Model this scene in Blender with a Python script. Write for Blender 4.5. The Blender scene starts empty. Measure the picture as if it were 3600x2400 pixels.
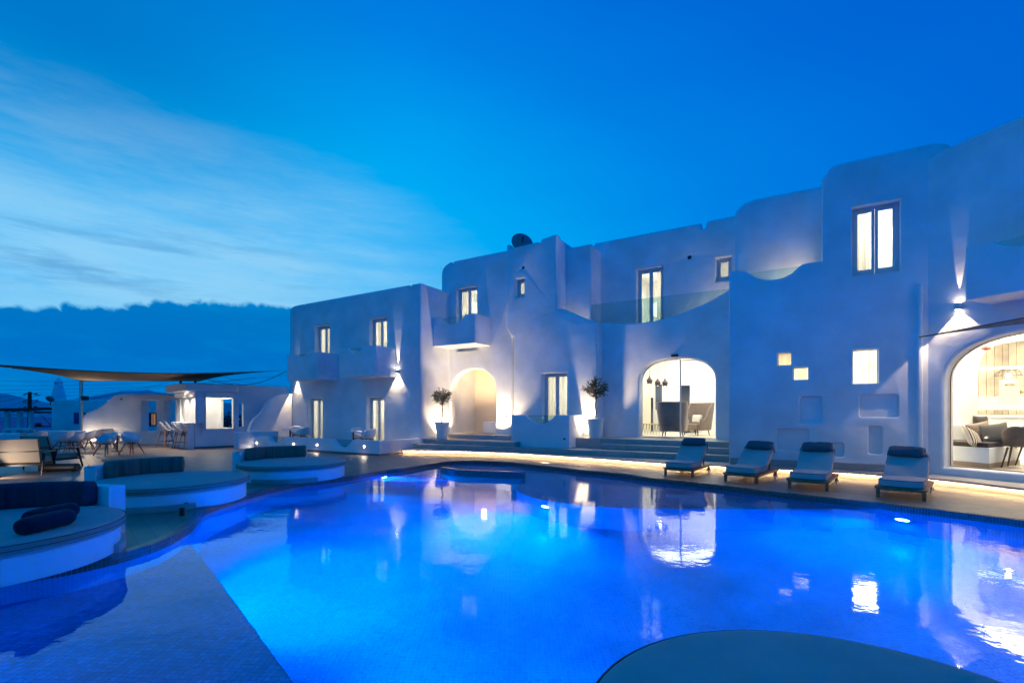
import bpy, bmesh, math, random
from mathutils import Vector, Matrix, noise
from mathutils.geometry import delaunay_2d_cdt, tessellate_polygon
R = math.radians
random.seed(7)
SC = bpy.context.scene
COL = SC.collection

# ------------------------------------------------------------------ camera
FPX, HZ, CAMH = 1730.0, 1450.0, 1.5          # focal length / horizon row in photo pixels, eye height
cam = bpy.data.cameras.new('camera'); camo = bpy.data.objects.new('camera', cam); COL.objects.link(camo)
camo.location = (0, 0, CAMH); camo.rotation_euler = (R(90), 0, 0)
cam.sensor_width = 36; cam.lens = 36 * FPX / 3600; cam.shift_y = (HZ - 1200) / 3600
cam.clip_start = .05; cam.clip_end = 30000
SC.camera = camo

# ------------------------------------------------------------------ render / exposure
SC.view_settings.view_transform = 'Standard'; SC.view_settings.look = 'None'
SC.view_settings.exposure = 0; SC.view_settings.gamma = 1; SC.view_settings.use_curve_mapping = False
SC.render.engine = 'CYCLES'
cy = SC.cycles
cy.use_denoising = True
try: cy.denoiser = 'OPENIMAGEDENOISE'
except Exception: pass
cy.max_bounces = 9; cy.diffuse_bounces = 4; cy.glossy_bounces = 4; cy.transmission_bounces = 6; cy.transparent_max_bounces = 12
cy.sample_clamp_indirect = 14; cy.sample_clamp_direct = 0
cy.caustics_reflective = False; cy.caustics_refractive = True
cy.blur_glossy = .3

def srgb(*c):
    return tuple(((v/255)/12.92 if v/255 <= .04045 else ((v/255+.055)/1.055)**2.4) for v in c) + (1,)

# ------------------------------------------------------------------ dusk sky (world)
W = bpy.data.worlds.new('World'); SC.world = W; W.use_nodes = True
nt = W.node_tree; nt.nodes.clear()
def wn(t, **k):
    n = nt.nodes.new(t)
    for a, b in k.items(): setattr(n, a, b)
    return n
def wm(op, a, b=None, c=None):
    n = wn('ShaderNodeMath', operation=op)
    for i, v in enumerate((a, b, c)):
        if v is None: continue
        if isinstance(v, (int, float)): n.inputs[i].default_value = v
        else: nt.links.new(v, n.inputs[i])
    return n.outputs[0]
def wramp(fac, stops, interp='LINEAR'):
    n = wn('ShaderNodeValToRGB'); n.color_ramp.interpolation = interp
    e = n.color_ramp.elements
    while len(e) < len(stops): e.new(.5)
    for el, (p, c) in zip(e, stops): el.position = p; el.color = c
    nt.links.new(fac, n.inputs[0]); return n.outputs[0]
def wmix(f, a, b, mode='MIX'):
    n = wn('ShaderNodeMix', data_type='RGBA', blend_type=mode)
    for s, v in ((n.inputs[0], f), (n.inputs[6], a), (n.inputs[7], b)):
        if isinstance(v, (int, float)): s.default_value = v
        elif isinstance(v, tuple): s.default_value = v
        else: nt.links.new(v, s)
    return n.outputs[2]
def wmr(v, a, b, c=0, d=1, smooth=True):
    n = wn('ShaderNodeMapRange', interpolation_type='SMOOTHSTEP' if smooth else 'LINEAR')
    nt.links.new(v, n.inputs[0])
    for i, x in enumerate((a, b, c, d)): n.inputs[i+1].default_value = x
    return n.outputs[0]
tc = wn('ShaderNodeTexCoord'); sep = wn('ShaderNodeSeparateXYZ')
nrm = wn('ShaderNodeVectorMath', operation='NORMALIZE')
nt.links.new(tc.outputs['Generated'], nrm.inputs[0]); nt.links.new(nrm.outputs[0], sep.inputs[0])
dx, dy, dz = sep.outputs
el = wm('MULTIPLY', wm('ARCSINE', dz), 57.2958)
az = wm('MULTIPLY', wm('ARCTAN2', dx, dy), 57.2958)          # 0 = straight ahead, negative = towards the sunset
def wnoise(scale, detail, sx=1, sy=1, sz=1, rough=.55, off=0):
    mp = wn('ShaderNodeMapping'); mp.inputs['Scale'].default_value = (sx, sy, sz); mp.inputs['Location'].default_value = (off, off*.7, 0)
    nt.links.new(nrm.outputs[0], mp.inputs[0])
    n = wn('ShaderNodeTexNoise'); n.inputs['Scale'].default_value = scale; n.inputs['Detail'].default_value = detail
    n.inputs['Roughness'].default_value = rough
    nt.links.new(mp.outputs[0], n.inputs['Vector']); return n.outputs[0]
n1 = wnoise(2.2, 5, 1, 1, 3.2)
daz = wm('DIVIDE', wm('ADD', az, 33), 74); deb = wm('DIVIDE', wm('SUBTRACT', el, 13), 33)
dist = wm('SQRT', wm('ADD', wm('MULTIPLY', daz, daz), wm('MULTIPLY', deb, deb)))
dist = wm('ADD', dist, wm('MULTIPLY', wm('SUBTRACT', n1, .5), .16))
sky = wramp(wm('MULTIPLY', dist, .5), [(0, srgb(118, 197, 250)), (.12, srgb(92, 186, 249)), (.27, srgb(0, 160, 242)), (.40, srgb(0, 128, 228)),
                                      (.54, srgb(0, 104, 214)), (.68, srgb(0, 90, 204)), (1, srgb(0, 92, 206))])
# thin veil of high cloud on the sunset side
veil = wnoise(1.9, 10, .8, .8, 4.6, .66, 3.1)
vm = wm('MULTIPLY', wmr(veil, .36, .68), wm('MULTIPLY', wmr(az, 4, -24), wm('MULTIPLY', wmr(wm('ADD', el, wm('MULTIPLY', az, .28)), 25, 10), wmr(el, 6, 11))))
sky = wmix(wm('MULTIPLY', vm, .80), sky, srgb(160, 212, 248))
dk = wnoise(2.8, 9, 1, 1, 8, .64, 8.4)
dm = wm('MULTIPLY', wmr(dk, .50, .66), wm('MULTIPLY', wmr(az, -14, -30), wm('MULTIPLY', wmr(el, 21, 12), wmr(el, 8.5, 11))))
sky = wmix(wm('MULTIPLY', dm, .55), sky, srgb(70, 142, 206))
# veil reaching the top left corner is duller
tl = wm('MULTIPLY', wmr(el, 15, 31), wmr(az, -8, -44))
sky = wmix(wm('MULTIPLY', tl, .85), sky, srgb(0, 112, 196))
# cloud bank above the sea
nb = wnoise(9, 3, 1, 1, .6, .5, 1.3); nb2 = wnoise(17, 4, 1, 1, 1.0, .5, 5)
base_el = wmr(az, -50, -29, 7.6, 11.2, False)
edge = wm('ADD', base_el, wm('ADD', wm('MULTIPLY', wm('SUBTRACT', nb, .5), 2.2), wm('MULTIPLY', wm('ABSOLUTE', wm('SUBTRACT', nb2, .5)), 4.2)))
bank = wmr(wm('SUBTRACT', edge, el), -.14, .55)
rim = wm('MULTIPLY', wmr(wm('SUBTRACT', el, edge), 3.2, .1), wmr(az, 8, -30))
sky = wmix(wm('MULTIPLY', rim, .5), sky, srgb(158, 212, 246))
bcol = wramp(wm('DIVIDE', el, 12), [(0, srgb(0, 122, 208)), (.45, srgb(0, 112, 198)), (.82, srgb(4, 118, 198)), (1, srgb(20, 132, 208))])
bn = wnoise(5.5, 7, 1, 1, 3.4, .6, 9.2)
bcol = wmix(wm('MULTIPLY', wmr(bn, .45, .72), .42), bcol, srgb(26, 140, 214))
sky = wmix(bank, sky, bcol)
# below the horizon: dark sea tone
sky = wmix(wmr(el, 0, -2), sky, srgb(0, 62, 130))
# twilight blue lies outside the sRGB triangle: its red component is slightly negative
sp_ = wn('ShaderNodeSeparateXYZ'); nt.links.new(sky, sp_.inputs[0]); cb_ = wn('ShaderNodeCombineXYZ')
nt.links.new(wm('SUBTRACT', sp_.outputs[0], wm('MULTIPLY', sp_.outputs[2], .045)), cb_.inputs[0]); nt.links.new(sp_.outputs[1], cb_.inputs[1]); nt.links.new(sp_.outputs[2], cb_.inputs[2])
sky = cb_.outputs[0]
bg = wn('ShaderNodeBackground'); bg.inputs['Strength'].default_value = 1.0
out = wn('ShaderNodeOutputWorld')
nt.links.new(sky, bg.inputs['Color']); nt.links.new(bg.outputs[0], out.inputs[0])

# ------------------------------------------------------------------ helpers
def ray(px, py): return Vector(((px-1800)/FPX, 1, (HZ-py)/FPX))
def G(px, py, z=0):                       # photo pixel -> point on the level z
    r = ray(px, py); t = (z-CAMH)/r.z; return Vector((r.x*t, r.y*t, z))
def P(px, py, Y):                         # photo pixel -> point at depth Y
    r = ray(px, py); return Vector((r.x*Y, Y, CAMH+r.z*Y))
class Fr:                                 # a vertical facade plane: s runs right along it, z up, o outwards
    def __init__(f, p, u):
        f.u = Vector(u).normalized(); f.n = Vector((f.u.y, -f.u.x)); f.q = -Vector(p).dot(f.n)
    def sz(f, px, py):
        r = ray(px, py); t = f.q/(-(r.xy.dot(f.n))); p = r.xy*t
        return (p.dot(f.u), CAMH+r.z*t)
    def s(f, px): return f.sz(px, HZ)[0]
    def z(f, px, py): return f.sz(px, py)[1]
    def pt(f, s, z, o=0):
        p = f.u*s - f.n*f.q + f.n*o; return Vector((p.x, p.y, z))
    def off(f, o):
        g = Fr((0, 0), f.u); g.q = f.q - o; return g
    def mat(f, o=0):
        t = f.pt(0, 0, o)
        return Matrix(((f.u.x, 0, f.n.x, t.x), (f.u.y, 0, f.n.y, t.y), (0, 1, 0, 0), (0, 0, 0, 1)))
class MB:                                 # mesh builder
    def __init__(m): m.v = []; m.f = []
    def add(m, vs, fs, M=None):
        b = len(m.v); m.v += [tuple(M @ Vector(v)) if M else tuple(v) for v in vs]
        m.f += [tuple(i+b for i in f) for f in fs]; return m
    def box(m, a, b, M=None):
        x0, y0, z0 = a; x1, y1, z1 = b
        return m.add([(x0,y0,z0),(x1,y0,z0),(x1,y1,z0),(x0,y1,z0),(x0,y0,z1),(x1,y0,z1),(x1,y1,z1),(x0,y1,z1)],
                     [(0,3,2,1),(4,5,6,7),(0,1,5,4),(1,2,6,5),(2,3,7,6),(3,0,4,7)], M)
    def prism(m, pts, z0, z1, M=None, top=True, bot=True):
        n = len(pts); v = [(x, y, z0) for x, y in pts] + [(x, y, z1) for x, y in pts]
        f = [(i, (i+1) % n, n+(i+1) % n, n+i) for i in range(n)]
        if n <= 4:
            t = [tuple(range(n))]
        else:
            t = [tuple(x) for x in tessellate_polygon([[Vector((x, y, 0)) for x, y in pts]])]
        a = sum(pts[i][0]*pts[(i+1) % n][1]-pts[(i+1) % n][0]*pts[i][1] for i in range(n))
        if a < 0: f = [x[::-1] for x in f]
        def orient(tr, up):
            x = [v[i] for i in tr]; s = (x[1][0]-x[0][0])*(x[2][1]-x[0][1])-(x[2][0]-x[0][0])*(x[1][1]-x[0][1])
            return tr if (s > 0) == up else tr[::-1]
        if top: f += [tuple(i+n for i in orient(tr, True)) for tr in t]
        if bot: f += [orient(tr, False) for tr in t]
        return m.add(v, f, M)
    def tube(m, path, r, n=8, caps=True, M=None):
        path = [Vector(p) for p in path]; rr = r if isinstance(r, (list, tuple)) else [r]*len(path)
        v = []; prev = None
        for i, p in enumerate(path):
            d = (path[min(i+1, len(path)-1)]-path[max(i-1, 0)]).normalized()
            if prev is None:
                a = d.orthogonal().normalized()
            else:
                a = (prev - d*prev.dot(d)); a = a.normalized() if a.length > 1e-6 else d.orthogonal().normalized()
            prev = a; b = d.cross(a)
            v += [tuple(p+(a*math.cos(2*math.pi*k/n)+b*math.sin(2*math.pi*k/n))*rr[i]) for k in range(n)]
        f = [(i*n+k, i*n+(k+1) % n, (i+1)*n+(k+1) % n, (i+1)*n+k) for i in range(len(path)-1) for k in range(n)]
        if caps: f += [tuple(range(n))[::-1], tuple(range((len(path)-1)*n, len(path)*n))]
        return m.add(v, f, M)
    def lathe(m, prof, n=24, M=None, a0=0, a1=2*math.pi):
        full = abs(a1-a0-2*math.pi) < 1e-6; k = n if full else n+1
        v = [(r*math.cos(a0+(a1-a0)*j/n), r*math.sin(a0+(a1-a0)*j/n), z) for r, z in prof for j in range(k)]
        f = [(i*k+j, i*k+(j+1) % k, (i+1)*k+(j+1) % k, (i+1)*k+j) for i in range(len(prof)-1) for j in range(k if full else k-1)]
        return m.add(v, f, M)
    def grid(m, fn, nu, nv, M=None, cu=False):
        v = [fn(i/nu, j/nv) for i in range(nu+1) for j in range(nv+1)]; w = nv+1
        f = [(i*w+j, (i+1)*w+j, (i+1)*w+j+1, i*w+j+1) for i in range(nu) for j in range(nv)]
        return m.add(v, f, M)
    def mesh(m, name, smooth=None, weld=False):
        me = bpy.data.meshes.new(name); me.from_pydata(m.v, [], m.f); me.validate()
        if weld:
            bm = bmesh.new(); bm.from_mesh(me); bmesh.ops.remove_doubles(bm, verts=bm.verts, dist=1e-5)
            bmesh.ops.recalc_face_normals(bm, faces=bm.faces); bm.to_mesh(me); bm.free()
        shade(me, smooth); return me
    def obj(m, name, mat, parent=None, smooth=None, bevel=0, seg=2, weld=False, local=True, loc=None, rz=None, label=None):
        o = mkobj(name, m.mesh(name, smooth, weld), mat, parent, local)
        if bevel:
            b = o.modifiers.new('bevel', 'BEVEL'); b.width = bevel; b.segments = seg; b.limit_method = 'ANGLE'; b.angle_limit = R(35)
        if loc is not None: o.location = loc
        if rz is not None: o.rotation_euler.z = rz
        if label: o['label'] = label
        return o
def shade(me, ang):
    if ang is None: return
    me.polygons.foreach_set('use_smooth', [True]*len(me.polygons)); me.set_sharp_from_angle(angle=R(ang))
def mkobj(name, me, mat, parent=None, local=True):
    o = bpy.data.objects.new(name, me); COL.objects.link(o)
    if mat is not None: me.materials.clear(); me.materials.append(mat)
    if parent is not None:
        o.parent = parent
        if not local: o.matrix_parent_inverse = root_world(parent).inverted()
    return o
def root_world(o):
    M = o.matrix_basis.copy()
    while o.parent is not None:
        M = o.parent.matrix_basis @ o.matrix_parent_inverse @ M; o = o.parent
    return M
def thing(name, label, cat, loc=(0,0,0), rz=0, group=None, sc=None):
    o = bpy.data.objects.new(name, None); COL.objects.link(o); o.empty_display_size = .1
    o.location = loc; o.rotation_euler = (0, 0, rz)
    if sc: o.scale = (sc, sc, sc)
    tag(o, label, cat, group); return o
def tag(o, label, cat, group=None):
    o['label'] = label; o['category'] = cat
    if group: o['group'] = group
    return o
def struct(o, kind='structure'):
    o['kind'] = kind; return o
def dup(src, loc, rz, label=None, parent=None):
    c = src.copy(); COL.objects.link(c)
    if parent is None:
        c.location = loc; c.rotation_euler = (0, 0, rz)
        if label: c['label'] = label
    else: c.parent = parent
    for ch in list(src.children): dup(ch, None, None, None, c)
    return c
def lamp(name, kind, loc, energy, col=(1, .74, .45), parent=None, target=None, size=.05, angle=None, blend=.3, sy=None):
    l = bpy.data.lights.new(name, kind); l.energy = energy
    if min(col) >= 0: l.color = col
    if kind == 'AREA':
        l.size = size
        if sy: l.shape = 'RECTANGLE'; l.size_y = sy
    else: l.shadow_soft_size = size
    if min(col) < 0:                      # colour outside the sRGB triangle
        l.color = (1, 1, 1); l.use_nodes = True; e_ = l.node_tree.nodes['Emission']; c_ = l.node_tree.nodes.new('ShaderNodeCombineXYZ')
        for i_ in range(3): c_.inputs[i_].default_value = col[i_]
        l.node_tree.links.new(c_.outputs[0], e_.inputs['Color'])
    if kind == 'SPOT': l.spot_size = R(angle); l.spot_blend = blend
    o = bpy.data.objects.new(name, l); COL.objects.link(o); o.location = loc
    if target is not None: o.rotation_euler = (Vector(target)-Vector(loc)).to_track_quat('-Z', 'Y').to_euler()
    if parent is not None:
        o.parent = parent; o.matrix_parent_inverse = root_world(parent).inverted()
    return o
def area2(p):
    return sum(p[i][0]*p[(i+1) % len(p)][1]-p[(i+1) % len(p)][0]*p[i][1] for i in range(len(p)))
def slab(name, fr, outline, holes, thick, bev, mat, parent=None, o=0, res=3):
    """wall slab in a facade plane with real openings and soft rounded arrises"""
    cu = bpy.data.curves.new(name, 'CURVE'); cu.dimensions = '2D'; cu.fill_mode = 'BOTH'
    cu.bevel_depth = bev; cu.bevel_resolution = res; cu.offset = -bev; cu.extrude = thick/2-bev
    for k, pts in enumerate([outline]+list(holes)):
        pts = list(pts)
        if (area2(pts) > 0) != (k == 0): pts.reverse()
        sp = cu.splines.new('POLY'); sp.points.add(len(pts)-1); sp.use_cyclic_u = True
        for p, (x, y) in zip(sp.points, pts): p.co = (x, y, 0, 1)
    t = bpy.data.objects.new(name, cu); COL.objects.link(t)
    dg = bpy.context.evaluated_depsgraph_get(); dg.update()
    me = bpy.data.meshes.new_from_object(t.evaluated_get(dg)); bpy.data.objects.remove(t); bpy.data.curves.remove(cu)
    me.transform(fr.mat(o-thick/2)); me.name = name
    bm = bmesh.new(); bm.from_mesh(me); bmesh.ops.remove_doubles(bm, verts=bm.verts, dist=1e-4); bm.to_mesh(me); bm.free()
    shade(me, 38)
    return mkobj(name, me, mat, parent, False)
def rect(s0, z0, s1, z1): return [(s0, z0), (s1, z0), (s1, z1), (s0, z1)]
def rrect(s0, z0, s1, z1, r, n=4):
    o = []
    for cx, cyy, a in ((s1-r, z0+r, -90), (s1-r, z1-r, 0), (s0+r, z1-r, 90), (s0+r, z0+r, 180)):
        o += [(cx+r*math.cos(R(a+90*k/n)), cyy+r*math.sin(R(a+90*k/n))) for k in range(n+1)]
    return o
def arch(s0, s1, z0, zs, zt, e=2.2, n=20):
    c = (s0+s1)/2; w = (s1-s0)/2; o = [(s0, z0), (s1, z0)]
    for k in range(n+1):
        a = math.pi*k/n; x, y = math.cos(a), math.sin(a)
        o.append((c+w*math.copysign(abs(x)**(2/e), x), zs+(zt-zs)*abs(y)**(2/e)))
    return o
def circ(x, y, r, n=16): return [(x+r*math.cos(2*math.pi*k/n), y+r*math.sin(2*math.pi*k/n)) for k in range(n)]
def catmull(pts, n=6, closed=True):
    o = []; N = len(pts)
    for i in range(N if closed else N-1):
        g = (lambda k: pts[k % N]) if closed else (lambda k: pts[max(0, min(N-1, k))])
        p0, p1, p2, p3 = g(i-1), g(i), g(i+1), g(i+2)
        for k in range(n):
            t = k/n
            o.append(tuple(.5*((2*p1[j])+(-p0[j]+p2[j])*t+(2*p0[j]-5*p1[j]+4*p2[j]-p3[j])*t*t+(-p0[j]+3*p1[j]-3*p2[j]+p3[j])*t**3) for j in range(2)))
    if not closed: o.append(tuple(pts[-1][:2]))
    return o
def offset_path(p, d, closed=False):
    o = []; N = len(p)
    for i in range(N):
        a = Vector(p[(i-1) % N] if closed else p[max(0, i-1)]); b = Vector(p[(i+1) % N] if closed else p[min(N-1, i+1)])
        t = (b-a).normalized(); o.append((p[i][0]-t.y*d, p[i][1]+t.x*d))
    return o
def inside(p, poly):
    x, y = p; c = False; j = len(poly)-1
    for i in range(len(poly)):
        xi, yi = poly[i]; xj, yj = poly[j]
        if (yi > y) != (yj > y) and x < (xj-xi)*(y-yi)/(yj-yi)+xi: c = not c
        j = i
    return c

# ------------------------------------------------------------------ materials
def mat(name, col, rough=.6, metal=0, bump=0, bscale=20, var=0, vscale=3, spec=.5, bscale2=0, bump2=0, objvar=0, sheen=0, emit=None, estr=0, coat=0):
    m = bpy.data.materials.new(name); m.use_nodes = True; t = m.node_tree; b = t.nodes['Principled BSDF']
    b.inputs['Base Color'].default_value = (*col[:3], 1); b.inputs['Roughness'].default_value = rough; b.inputs['Metallic'].default_value = metal
    b.inputs['Specular IOR Level'].default_value = spec
    if sheen: b.inputs['Sheen Weight'].default_value = sheen
    if coat: b.inputs['Coat Weight'].default_value = coat
    if emit: b.inputs['Emission Color'].default_value = (*emit[:3], 1); b.inputs['Emission Strength'].default_value = estr
    co = t.nodes.new('ShaderNodeTexCoord')
    def nz(s, d=4):
        n = t.nodes.new('ShaderNodeTexNoise'); n.inputs['Scale'].default_value = s; n.inputs['Detail'].default_value = d
        t.links.new(co.outputs['Object'], n.inputs['Vector']); return n.outputs[0]
    if var or objvar:
        hsv = t.nodes.new('ShaderNodeHueSaturation'); hsv.inputs['Color'].default_value = (*col[:3], 1)
        v = None
        if var:
            mr = t.nodes.new('ShaderNodeMapRange'); t.links.new(nz(vscale, 5), mr.inputs[0])
            mr.inputs[1].default_value = .3; mr.inputs[2].default_value = .7; mr.inputs[3].default_value = 1-var; mr.inputs[4].default_value = 1+var; v = mr.outputs[0]
        if objvar:
            oi = t.nodes.new('ShaderNodeObjectInfo'); mr = t.nodes.new('ShaderNodeMapRange'); t.links.new(oi.outputs['Random'], mr.inputs[0])
            mr.inputs[3].default_value = 1-objvar; mr.inputs[4].default_value = 1+objvar
            if v:
                mm = t.nodes.new('ShaderNodeMath'); mm.operation = 'MULTIPLY'; t.links.new(v, mm.inputs[0]); t.links.new(mr.outputs[0], mm.inputs[1]); v = mm.outputs[0]
            else: v = mr.outputs[0]
        t.links.new(v, hsv.inputs['Value']); t.links.new(hsv.outputs[0], b.inputs['Base Color'])
    last = None
    for sc_, st in ((bscale, bump), (bscale2, bump2)):
        if not st: continue
        bp = t.nodes.new('ShaderNodeBump'); bp.inputs['Strength'].default_value = 1; bp.inputs['Distance'].default_value = st
        t.links.new(nz(sc_), bp.inputs['Height'])
        if last: t.links.new(last, bp.inputs['Normal'])
        last = bp.outputs[0]
    if last: t.links.new(last, b.inputs['Normal'])
    return m
def emis(name, col, st):
    m = bpy.data.materials.new(name); m.use_nodes = True; t = m.node_tree; t.nodes.clear()
    e = t.nodes.new('ShaderNodeEmission'); e.inputs[0].default_value = (*col[:3], 1); e.inputs[1].default_value = st
    o = t.nodes.new('ShaderNodeOutputMaterial'); t.links.new(e.outputs[0], o.inputs[0]); return m
def glassmat(name, tint=(.9, .96, .97), refl=1.0):
    m = bpy.data.materials.new(name); m.use_nodes = True; t = m.node_tree; t.nodes.clear()
    tr = t.nodes.new('ShaderNodeBsdfTransparent'); tr.inputs[0].default_value = (*tint, 1)
    gl = t.nodes.new('ShaderNodeBsdfGlossy'); gl.inputs['Roughness'].default_value = .02
    fr = t.nodes.new('ShaderNodeFresnel'); ge = t.nodes.new('ShaderNodeNewGeometry'); mr = t.nodes.new('ShaderNodeMapRange')
    mr.inputs[3].default_value = 1.5; mr.inputs[4].default_value = 1/1.5; t.links.new(ge.outputs['Backfacing'], mr.inputs[0]); t.links.new(mr.outputs[0], fr.inputs['IOR'])
    mx = t.nodes.new('ShaderNodeMixShader'); o = t.nodes.new('ShaderNodeOutputMaterial')
    t.links.new(fr.outputs[0], mx.inputs[0]); t.links.new(tr.outputs[0], mx.inputs[1]); t.links.new(gl.outputs[0], mx.inputs[2]); t.links.new(mx.outputs[0], o.inputs[0])
    return m
def mosaicmat(name, c1, c2, grout, size, rough=.25, uv=None):
    """small square tiles with grout, box mapped in metres"""
    m = bpy.data.materials.new(name); m.use_nodes = True; t = m.node_tree; b = t.nodes['Principled BSDF']
    b.inputs['Roughness'].default_value = rough
    co = t.nodes.new('ShaderNodeTexCoord'); br = t.nodes.new('ShaderNodeTexBrick')
    br.offset = 0; br.inputs['Scale'].default_value = 1; br.inputs['Brick Width'].default_value = size; br.inputs['Row Height'].default_value = size
    br.inputs['Mortar Size'].default_value = size*.07; br.inputs['Mortar Smooth'].default_value = .2
    br.inputs['Color1'].default_value = (*c1, 1); br.inputs['Color2'].default_value = (*c2, 1); br.inputs['Mortar'].default_value = (*grout, 1)
    if uv:
        um = t.nodes.new('ShaderNodeUVMap'); t.links.new(um.outputs[0], br.inputs['Vector'])
    else: t.links.new(co.outputs['Object'], br.inputs['Vector'])
    # patchy tone
    n = t.nodes.new('ShaderNodeTexNoise'); n.inputs['Scale'].default_value = 1.3; n.inputs['Detail'].default_value = 5
    t.links.new(co.outputs['Object'], n.inputs['Vector'])
    mr = t.nodes.new('ShaderNodeMapRange'); mr.inputs[1].default_value = .3; mr.inputs[2].default_value = .7; mr.inputs[3].default_value = .78; mr.inputs[4].default_value = 1.15
    t.links.new(n.outputs[0], mr.inputs[0])
    h = t.nodes.new('ShaderNodeHueSaturation'); t.links.new(mr.outputs[0], h.inputs['Value']); t.links.new(br.outputs[0], h.inputs['Color'])
    t.links.new(h.outputs[0], b.inputs['Base Color'])
    bp = t.nodes.new('ShaderNodeBump'); bp.inputs['Distance'].default_value = .003; bp.invert = True
    t.links.new(br.outputs['Fac'], bp.inputs['Height']); t.links.new(bp.outputs[0], b.inputs['Normal'])
    return m

WARM = (1, .72, .43); WARM2 = (1, .82, .61); WARM3 = (1, .87, .70)
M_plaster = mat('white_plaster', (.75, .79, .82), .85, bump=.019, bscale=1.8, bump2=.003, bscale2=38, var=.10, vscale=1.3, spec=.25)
M_roomwall = mat('room_plaster', (.80, .785, .75), .9, spec=.2, var=.05, vscale=1.5)
M_roomfloor = mat('room_floor', (.62, .56, .47), .35)
M_frame = mat('painted_frame', (.62, .63, .65), .45)
M_glass = glassmat('window_glass')
M_glassbal = glassmat('balustrade_glass', (.74, .88, .88))
M_curtain = bpy.data.materials.new('sheer_curtain'); M_curtain.use_nodes = True; _t = M_curtain.node_tree; _t.nodes.clear()
_d = _t.nodes.new('ShaderNodeBsdfDiffuse'); _d.inputs[0].default_value = (.80, .74, .64, 1); _tr = _t.nodes.new('ShaderNodeBsdfTranslucent'); _tr.inputs[0].default_value = (.86, .80, .70, 1)
_mx = _t.nodes.new('ShaderNodeMixShader'); _mx.inputs[0].default_value = .6; _o = _t.nodes.new('ShaderNodeOutputMaterial')
_t.links.new(_d.outputs[0], _mx.inputs[1]); _t.links.new(_tr.outputs[0], _mx.inputs[2]); _t.links.new(_mx.outputs[0], _o.inputs[0])
M_dark = mat('dark_metal', (.025, .025, .03), .4, .6)
M_black = mat('black_plastic', (.012, .012, .014), .5)
M_steel = mat('brushed_steel', (.55, .55, .55), .3, .9)
M_plank = mat('wood_look_tile', (.265, .19, .135), .42, objvar=.16, var=.12, vscale=6, bump=.001, bscale=30)
M_plank_far = mat('wood_look_tile_far', (.265, .19, .135), .42, var=.16, vscale=3, bump=.001, bscale=30)
M_grout = mat('deck_joint', (.11, .09, .075), .9)
M_step = mat('step_stone', (.40, .37, .34), .55, var=.10, vscale=5, objvar=.06, bump=.001, bscale=40)
M_fabric = mat('light_canvas', (.54, .43, .405), .9, bump=.0015, bscale=180, bump2=.012, bscale2=3.2, var=.06, vscale=4, spec=.15)
M_fabric2 = mat('taupe_canvas', (.36, .275, .22), .9, bump=.0015, bscale=160, var=.08, vscale=6, spec=.15)
M_weave = mat('dark_weave', (.25, .185, .155), .95, bump=.004, bscale=120, var=.30, vscale=90, spec=.1)
M_navy = mat('navy_towel', (.010, .012, .038), .98, bump=.004, bscale=150, sheen=.15, spec=.1)
M_pillow = mat('grey_pillow', (.10, .115, .135), .92, bump=.003, bscale=140, var=.25, vscale=110, spec=.1)
M_pipe = mat('piping_cord', (.05, .05, .055), .8)
M_teak = mat('teak', (.30, .125, .06), .5, var=.3, vscale=14, bump=.0015, bscale=60)
M_oak = mat('oak_leg', (.38, .19, .09), .5, var=.25, vscale=12)
M_shell = mat('white_shell', (.74, .74, .74), .32)
M_white = mat('white_paint', (.8, .8, .8), .5)
M_pot = mat('white_pot', (.78, .77, .75), .55, bump=.003, bscale=18)
M_led = emis('led_strip', (1, .66, .33), 85)
M_bulb = emis('lamp_glow', (1, .80, .55), 40)
M_bulbs = emis('lamp_glow_soft', (1, .80, .55), 9)
M_poolglow = emis('pool_lamp_glow', (.25, .85, 1), 26)

# ------------------------------------------------------------------ frames of the place
UA = Vector((.855, -.519)).normalized(); NIN = Vector((-UA.y, UA.x))
def FQ(q): f = Fr((0, 0), UA); f.q = q; return f
QA, QB, QC, QD, QDU, QE, QE1 = 14.26, 16.05, 15.9, 16.55, 17.7, 14.0, 15.35
QTA, QTC = 12.15, 14.75                       # terrace parapets in front of wing A and bay C
FA, FB, FC, FD, FDU, FE, FE1, FTA, FTC = map(FQ, (QA, QB, QC, QD, QDU, QE, QE1, QTA, QTC))
FF = Fr((9.2, 10.7), (.37, -.93))
Z1, Z3, Z2, ZL = .165, .33, .495, .66          # plinth, lower tread, upper tread, landing
WATER = -.09

# ------------------------------------------------------------------ sea, terrain, hills
M_sea = mat('sea', (.004, .13, .30), .8, spec=.15)
M_land = mat('dry_ground', (.06, .06, .045), .95, var=.3, vscale=.3)
M_hill = mat('far_hill', (.30, .46, .52), 1, spec=0)  # pale blue-grey carries the haze of distance in its colour
m = MB(); m.add([(-25000, -400, -45), (25000, -400, -45), (25000, 26000, -45), (-25000, 26000, -45)], [(0, 1, 2, 3)])
struct(m.obj('sea', M_sea))
def terr(u, v):
    a = 2*math.pi*u; d = 420*v**1.6; x, y = 4+d*math.cos(a), 11+d*math.sin(a)
    z = -2.6-max(0, d-46)*.23+noise.noise(Vector((x*.05, y*.05, 1)))*min(2, d*.012)
    return (x, y, z)
m = MB(); m.grid(terr, 64, 26); struct(m.obj('terrain', M_land, smooth=60))
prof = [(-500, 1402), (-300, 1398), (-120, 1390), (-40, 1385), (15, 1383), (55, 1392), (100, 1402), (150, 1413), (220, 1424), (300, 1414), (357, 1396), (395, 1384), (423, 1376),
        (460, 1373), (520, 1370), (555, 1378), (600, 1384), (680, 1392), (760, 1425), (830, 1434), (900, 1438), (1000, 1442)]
m = MB(); cr = []
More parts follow.
